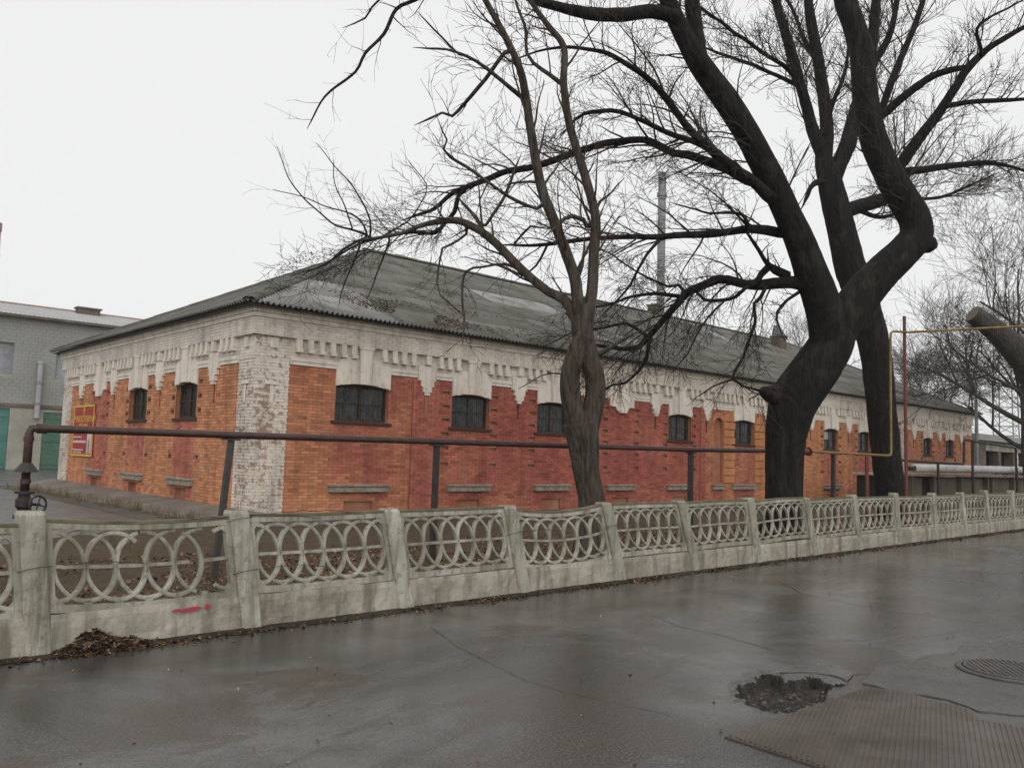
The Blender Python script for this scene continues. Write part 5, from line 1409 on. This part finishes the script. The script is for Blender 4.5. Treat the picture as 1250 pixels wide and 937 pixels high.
# pale sawn face of the lopped limb
e1_ = Vector(LIMBS_T4[0][1][-1][:3])+Vector((27.67, -9.0, 0)); e0_ = Vector(LIMBS_T4[0][1][-2][:3])+Vector((27.67, -9.0, 0)); dd = (e1_-e0_).normalized(); rr_ = LIMBS_T4[0][1][-1][3]
mb = MB(); mb.tube([e1_-dd*.01, e1_+dd*.012], rr_*.93, 20); mb.build('sawn_face', M_CUT, lop)

# dead leaf bundle caught at the end of the drooping limb over the roof corner
def leaf(mb, c, s, R, cols):
    u = Vector((R.uniform(-1, 1), R.uniform(-1, 1), R.uniform(-.45, .45))).normalized(); w = u.cross(Vector((R.uniform(-.5, .5), R.uniform(-.5, .5), 1))).normalized()
    k = u.cross(w)*(s*R.uniform(-.25, .25)); col = R.choice(cols); v = R.uniform(.6, 1.25); col = (col[0]*v, col[1]*v, col[2]*v, 1)
    a, b = c-u*s*.5, c+u*s*.5; m1, m2 = c+w*s*.33+k, c-w*s*.33+k
    mb.quad(tuple(a), tuple(m1), tuple(b), tuple(m2), col)
BROWN = [(.14, .075, .035), (.20, .115, .055), (.085, .048, .027), (.25, .16, .09), (.11, .05, .025), (.06, .036, .022)]

def ftree(x, y, H, seed, label, mat, tmat, spread=1.0, dens=1.0, rmin=.012, group='bare trees in the background'):
    R = random.Random(seed); root = empty('bare_tree', (x, y, 0), label, 'tree', group); tr = MB(); tw = MB()
    def br(p, d, L, r, lev):
        n = 5; P = [p.copy()]; RR = [r]; q = p.copy()
        for k in range(n):
            d = (d+Vector((R.uniform(-.16, .16), R.uniform(-.16, .16), R.uniform(-.06, .12)))).normalized(); q = q+d*(L/n); P.append(q.copy()); RR.append(r*(1-.55*(k+1)/n))
        (tr if lev >= 4 else tw).tube(P, [max(rmin*.6, a) for a in RR], 10 if lev >= 5 else 5 if lev >= 3 else 3, cap=False)
        if lev <= 1: return
        m = {6: 5, 5: 5, 4: 5, 3: 5, 2: 4}[lev]
        for i in range(int(m*dens+R.random())):
            t = R.uniform(.35, 1.0) if lev < 6 else R.uniform(.45, 1.0); j = min(n-1, int(t*n)); pp = P[j].lerp(P[j+1], t*n-j)
            ax = (P[j+1]-P[j]).normalized(); pr = Matrix.Rotation(R.uniform(0, 6.283), 3, ax) @ ax.orthogonal().normalized(); an = math.radians(R.uniform(22, 58))*spread
            dd_ = (ax*math.cos(an)+pr*math.sin(an)); dd_.z += .12; br(pp, dd_.normalized(), L*R.uniform(.5, .78), max(rmin*.6, RR[j]*R.uniform(.45, .65)), lev-1)
    br(Vector((x, y, -.1)), Vector((R.uniform(-.06, .06), R.uniform(-.06, .06), 1)), H*.42, H*.017, 6)
    tr.build('trunk', mat, root, smooth=True); tw.build('twigs', tmat, root, kind='stuff')
ftree(31.5, -7.2, 15.5, 21, 'bare spreading tree standing past the lopped tree', M_BARK_G, M_TWIG, 1.15, 1.0, .010)
ftree(37, -6.4, 17, 28, 'bare dense tree between the shed row and the lopped tree', M_BARK_G, M_TWIG, 1.2, 1.05, .011)
ftree(44, -3.2, 15, 29, 'bare tree at the far corner of the brick building', M_BARK_G, M_TWIG_F, 1.2, 1.0, .011)
ftree(62, 18.5, 19, 22, 'bare tree rising behind the roof next to the red post', M_BARK_G, M_TWIG_F, 1.0, 1.0, .014)
ftree(52, 22, 15, 23, 'bare tree behind the roof between the two dark trunks', M_BARK_G, M_TWIG_F, 1.05, .9, .014)
ftree(74, 11, 17, 24, 'bare tree behind the far roof hip', M_BARK_G, M_TWIG_F, 1.1, 1.0, .015)
ftree(90, 22, 20, 25, 'bare tree beyond the depot beside the mast', M_BARK_G, M_TWIG_F, 1.1, 1.0, .018)
ftree(96, 6, 19, 26, 'bare tree beyond the depot roof', M_BARK_G, M_TWIG_F, 1.1, .95, .018)

# ------------------------------------------------------------------ fallen leaves
R = random.Random(31)
mb = MB()
for i in range(24000):
    x = R.uniform(-11, 21); t = R.random()**1.4; y = FY(x)+.12+t*5.2
    if mnoise.noise((x*.6, y*.6, 3)) < -.28: continue
    leaf(mb, Vector((x, y, .02+R.random()*.035)), R.uniform(.035, .085), R, BROWN)
mb.build('leaf_litter', M_LEAF, label='brown leaf litter covering the soil behind the fence', cat='leaves', kind='stuff')
mb = MB()
for i in range(9000):
    x = R.uniform(-9, 22); d = abs(R.gauss(0, .10)); y = FY(x)-.075-d
    if mnoise.noise((x*1.1, 2, 3)) < -.05+.25*R.random() and R.random() < .8: continue
    leaf(mb, Vector((x, y, .006+R.random()*.02*max(0, 1-d*5))), R.uniform(.022, .06), R, BROWN+[(.03, .024, .018), (.045, .03, .02)]*4)
for i in range(260):
    x = R.uniform(-8, 14); y = R.uniform(-17.5, -11.7); leaf(mb, Vector((x, y, .006)), R.uniform(.012, .035), R, BROWN+[(.45, .40, .30)])
mb.build('gutter_leaves', M_LEAF, label='thin line of wet leaves along the foot of the fence', cat='leaves', kind='stuff')
mb = MB()
for i in range(1300):
    x = -6.93+R.betavariate(1.6, 2.6)*.85; hgt = max(.02, .10*math.exp(-((x+6.66)/.13)**2)+.09*math.exp(-((x+6.52)/.30)**2)); t = R.random()
    y = FY(x)-.065-t*.20*(.6+hgt*2); z = hgt*(1-t)*R.uniform(.45, 1.0)+.01
    leaf(mb, Vector((x, y, z)), R.uniform(.045, .085), R, [(.075, .042, .024), (.12, .07, .036), (.045, .028, .02), (.16, .10, .06), (.028, .02, .015), (.21, .15, .10)])
mb.build('leaf_pile', M_LEAF, label='small heap of dead brown leaves against the fence plinth', cat='leaves', kind='stuff')
mb = MB()
def tuft(x, y, h, n):
    for i in range(n):
        a = R.uniform(0, 6.283); l = h*R.uniform(.5, 1.1); k = R.uniform(.15, .6)*l; bx_, by_ = x+R.gauss(0, .05), y+R.gauss(0, .05)
        mb.tube([(bx_, by_, 0), (bx_+.4*k*math.cos(a), by_+.4*k*math.sin(a), l*.6), (bx_+k*math.cos(a), by_+k*math.sin(a), l)], [.004, .003, .0015], 3, cap=False)
for i in range(150):
    y = R.uniform(-1.5, 15); tuft(-1.42+R.gauss(0, .16), y, R.uniform(.08, .32), R.randint(5, 12))
for i in range(60): tuft(R.uniform(-7.5, -2.5), R.uniform(-8.6, -4), R.uniform(.08, .28), R.randint(5, 11))
for i in range(170):
    x = R.uniform(-9, 21); tuft(x, FY(x)+R.uniform(.12, .7), R.uniform(.06, .22), R.randint(4, 9))
for i in range(60):
    x = R.uniform(-9, 21); tuft(x, FY(x)-.085, R.uniform(.03, .09), R.randint(3, 7))
mb.build('dry_weeds', M_WEED, label='dry straw coloured weeds sprouting beside the apron and fence foot', cat='weeds', kind='stuff')
mb = MB()
for i in range(9000):
    u = (2.6+R.betavariate(1.6, 2.0)*5.2) if R.random() < .55 else 6+R.random()*13; v = R.betavariate(1.5, 3.0)*4.0; 
    if mnoise.noise((u*.7, v*.9, 21)) < .0: continue
    p = Vector((u, -OV+v*CA, ZE+v*SA+.075)); leaf(mb, p, R.uniform(.03, .075), R, BROWN+[(.05, .04, .03)]*2)
mb.build('roof_debris', M_LEAF, label='scattered leaf debris lying on the corrugated roof near the eave', cat='leaves', kind='stuff')

# dead leaves still hanging in a bundle where the long limb ends over the roof corner
lb = MB(); R = random.Random(5); o = Vector((6.93, -9.7, 0))
for c, n, s in ((Vector((-5.60, 7.27, 6.36)), 90, .22), (Vector((-6.45, 7.85, 6.0)), 60, .20), (Vector((-6.70, 8.10, 5.87)), 40, .15)):
    for i in range(n):
        leaf(lb, o+c+Vector((R.gauss(0, s), R.gauss(0, s), R.gauss(0, s*.55))), R.uniform(.04, .085), R, BROWN)
lb.build('dead_leaves', M_LEAF, BIG, kind='stuff')

# damp winter air
HZ = bpy.data.materials.new('haze'); HZ.use_nodes = True; HZ.node_tree.nodes.clear()
pv = HZ.node_tree.nodes.new('ShaderNodeVolumePrincipled'); ho = HZ.node_tree.nodes.new('ShaderNodeOutputMaterial')
pv.inputs['Color'].default_value = (.93, .93, .94, 1); pv.inputs['Density'].default_value = .0004; pv.inputs['Anisotropy'].default_value = 0.0
HZ.node_tree.links.new(pv.outputs['Volume'], ho.inputs['Volume'])
mb = MB(); mb.box(-620, 1520, -620, 1520, -1.3, 33); mb.build('haze', HZ, kind='stuff', label='thin damp winter haze in the air over the whole yard', cat='haze')
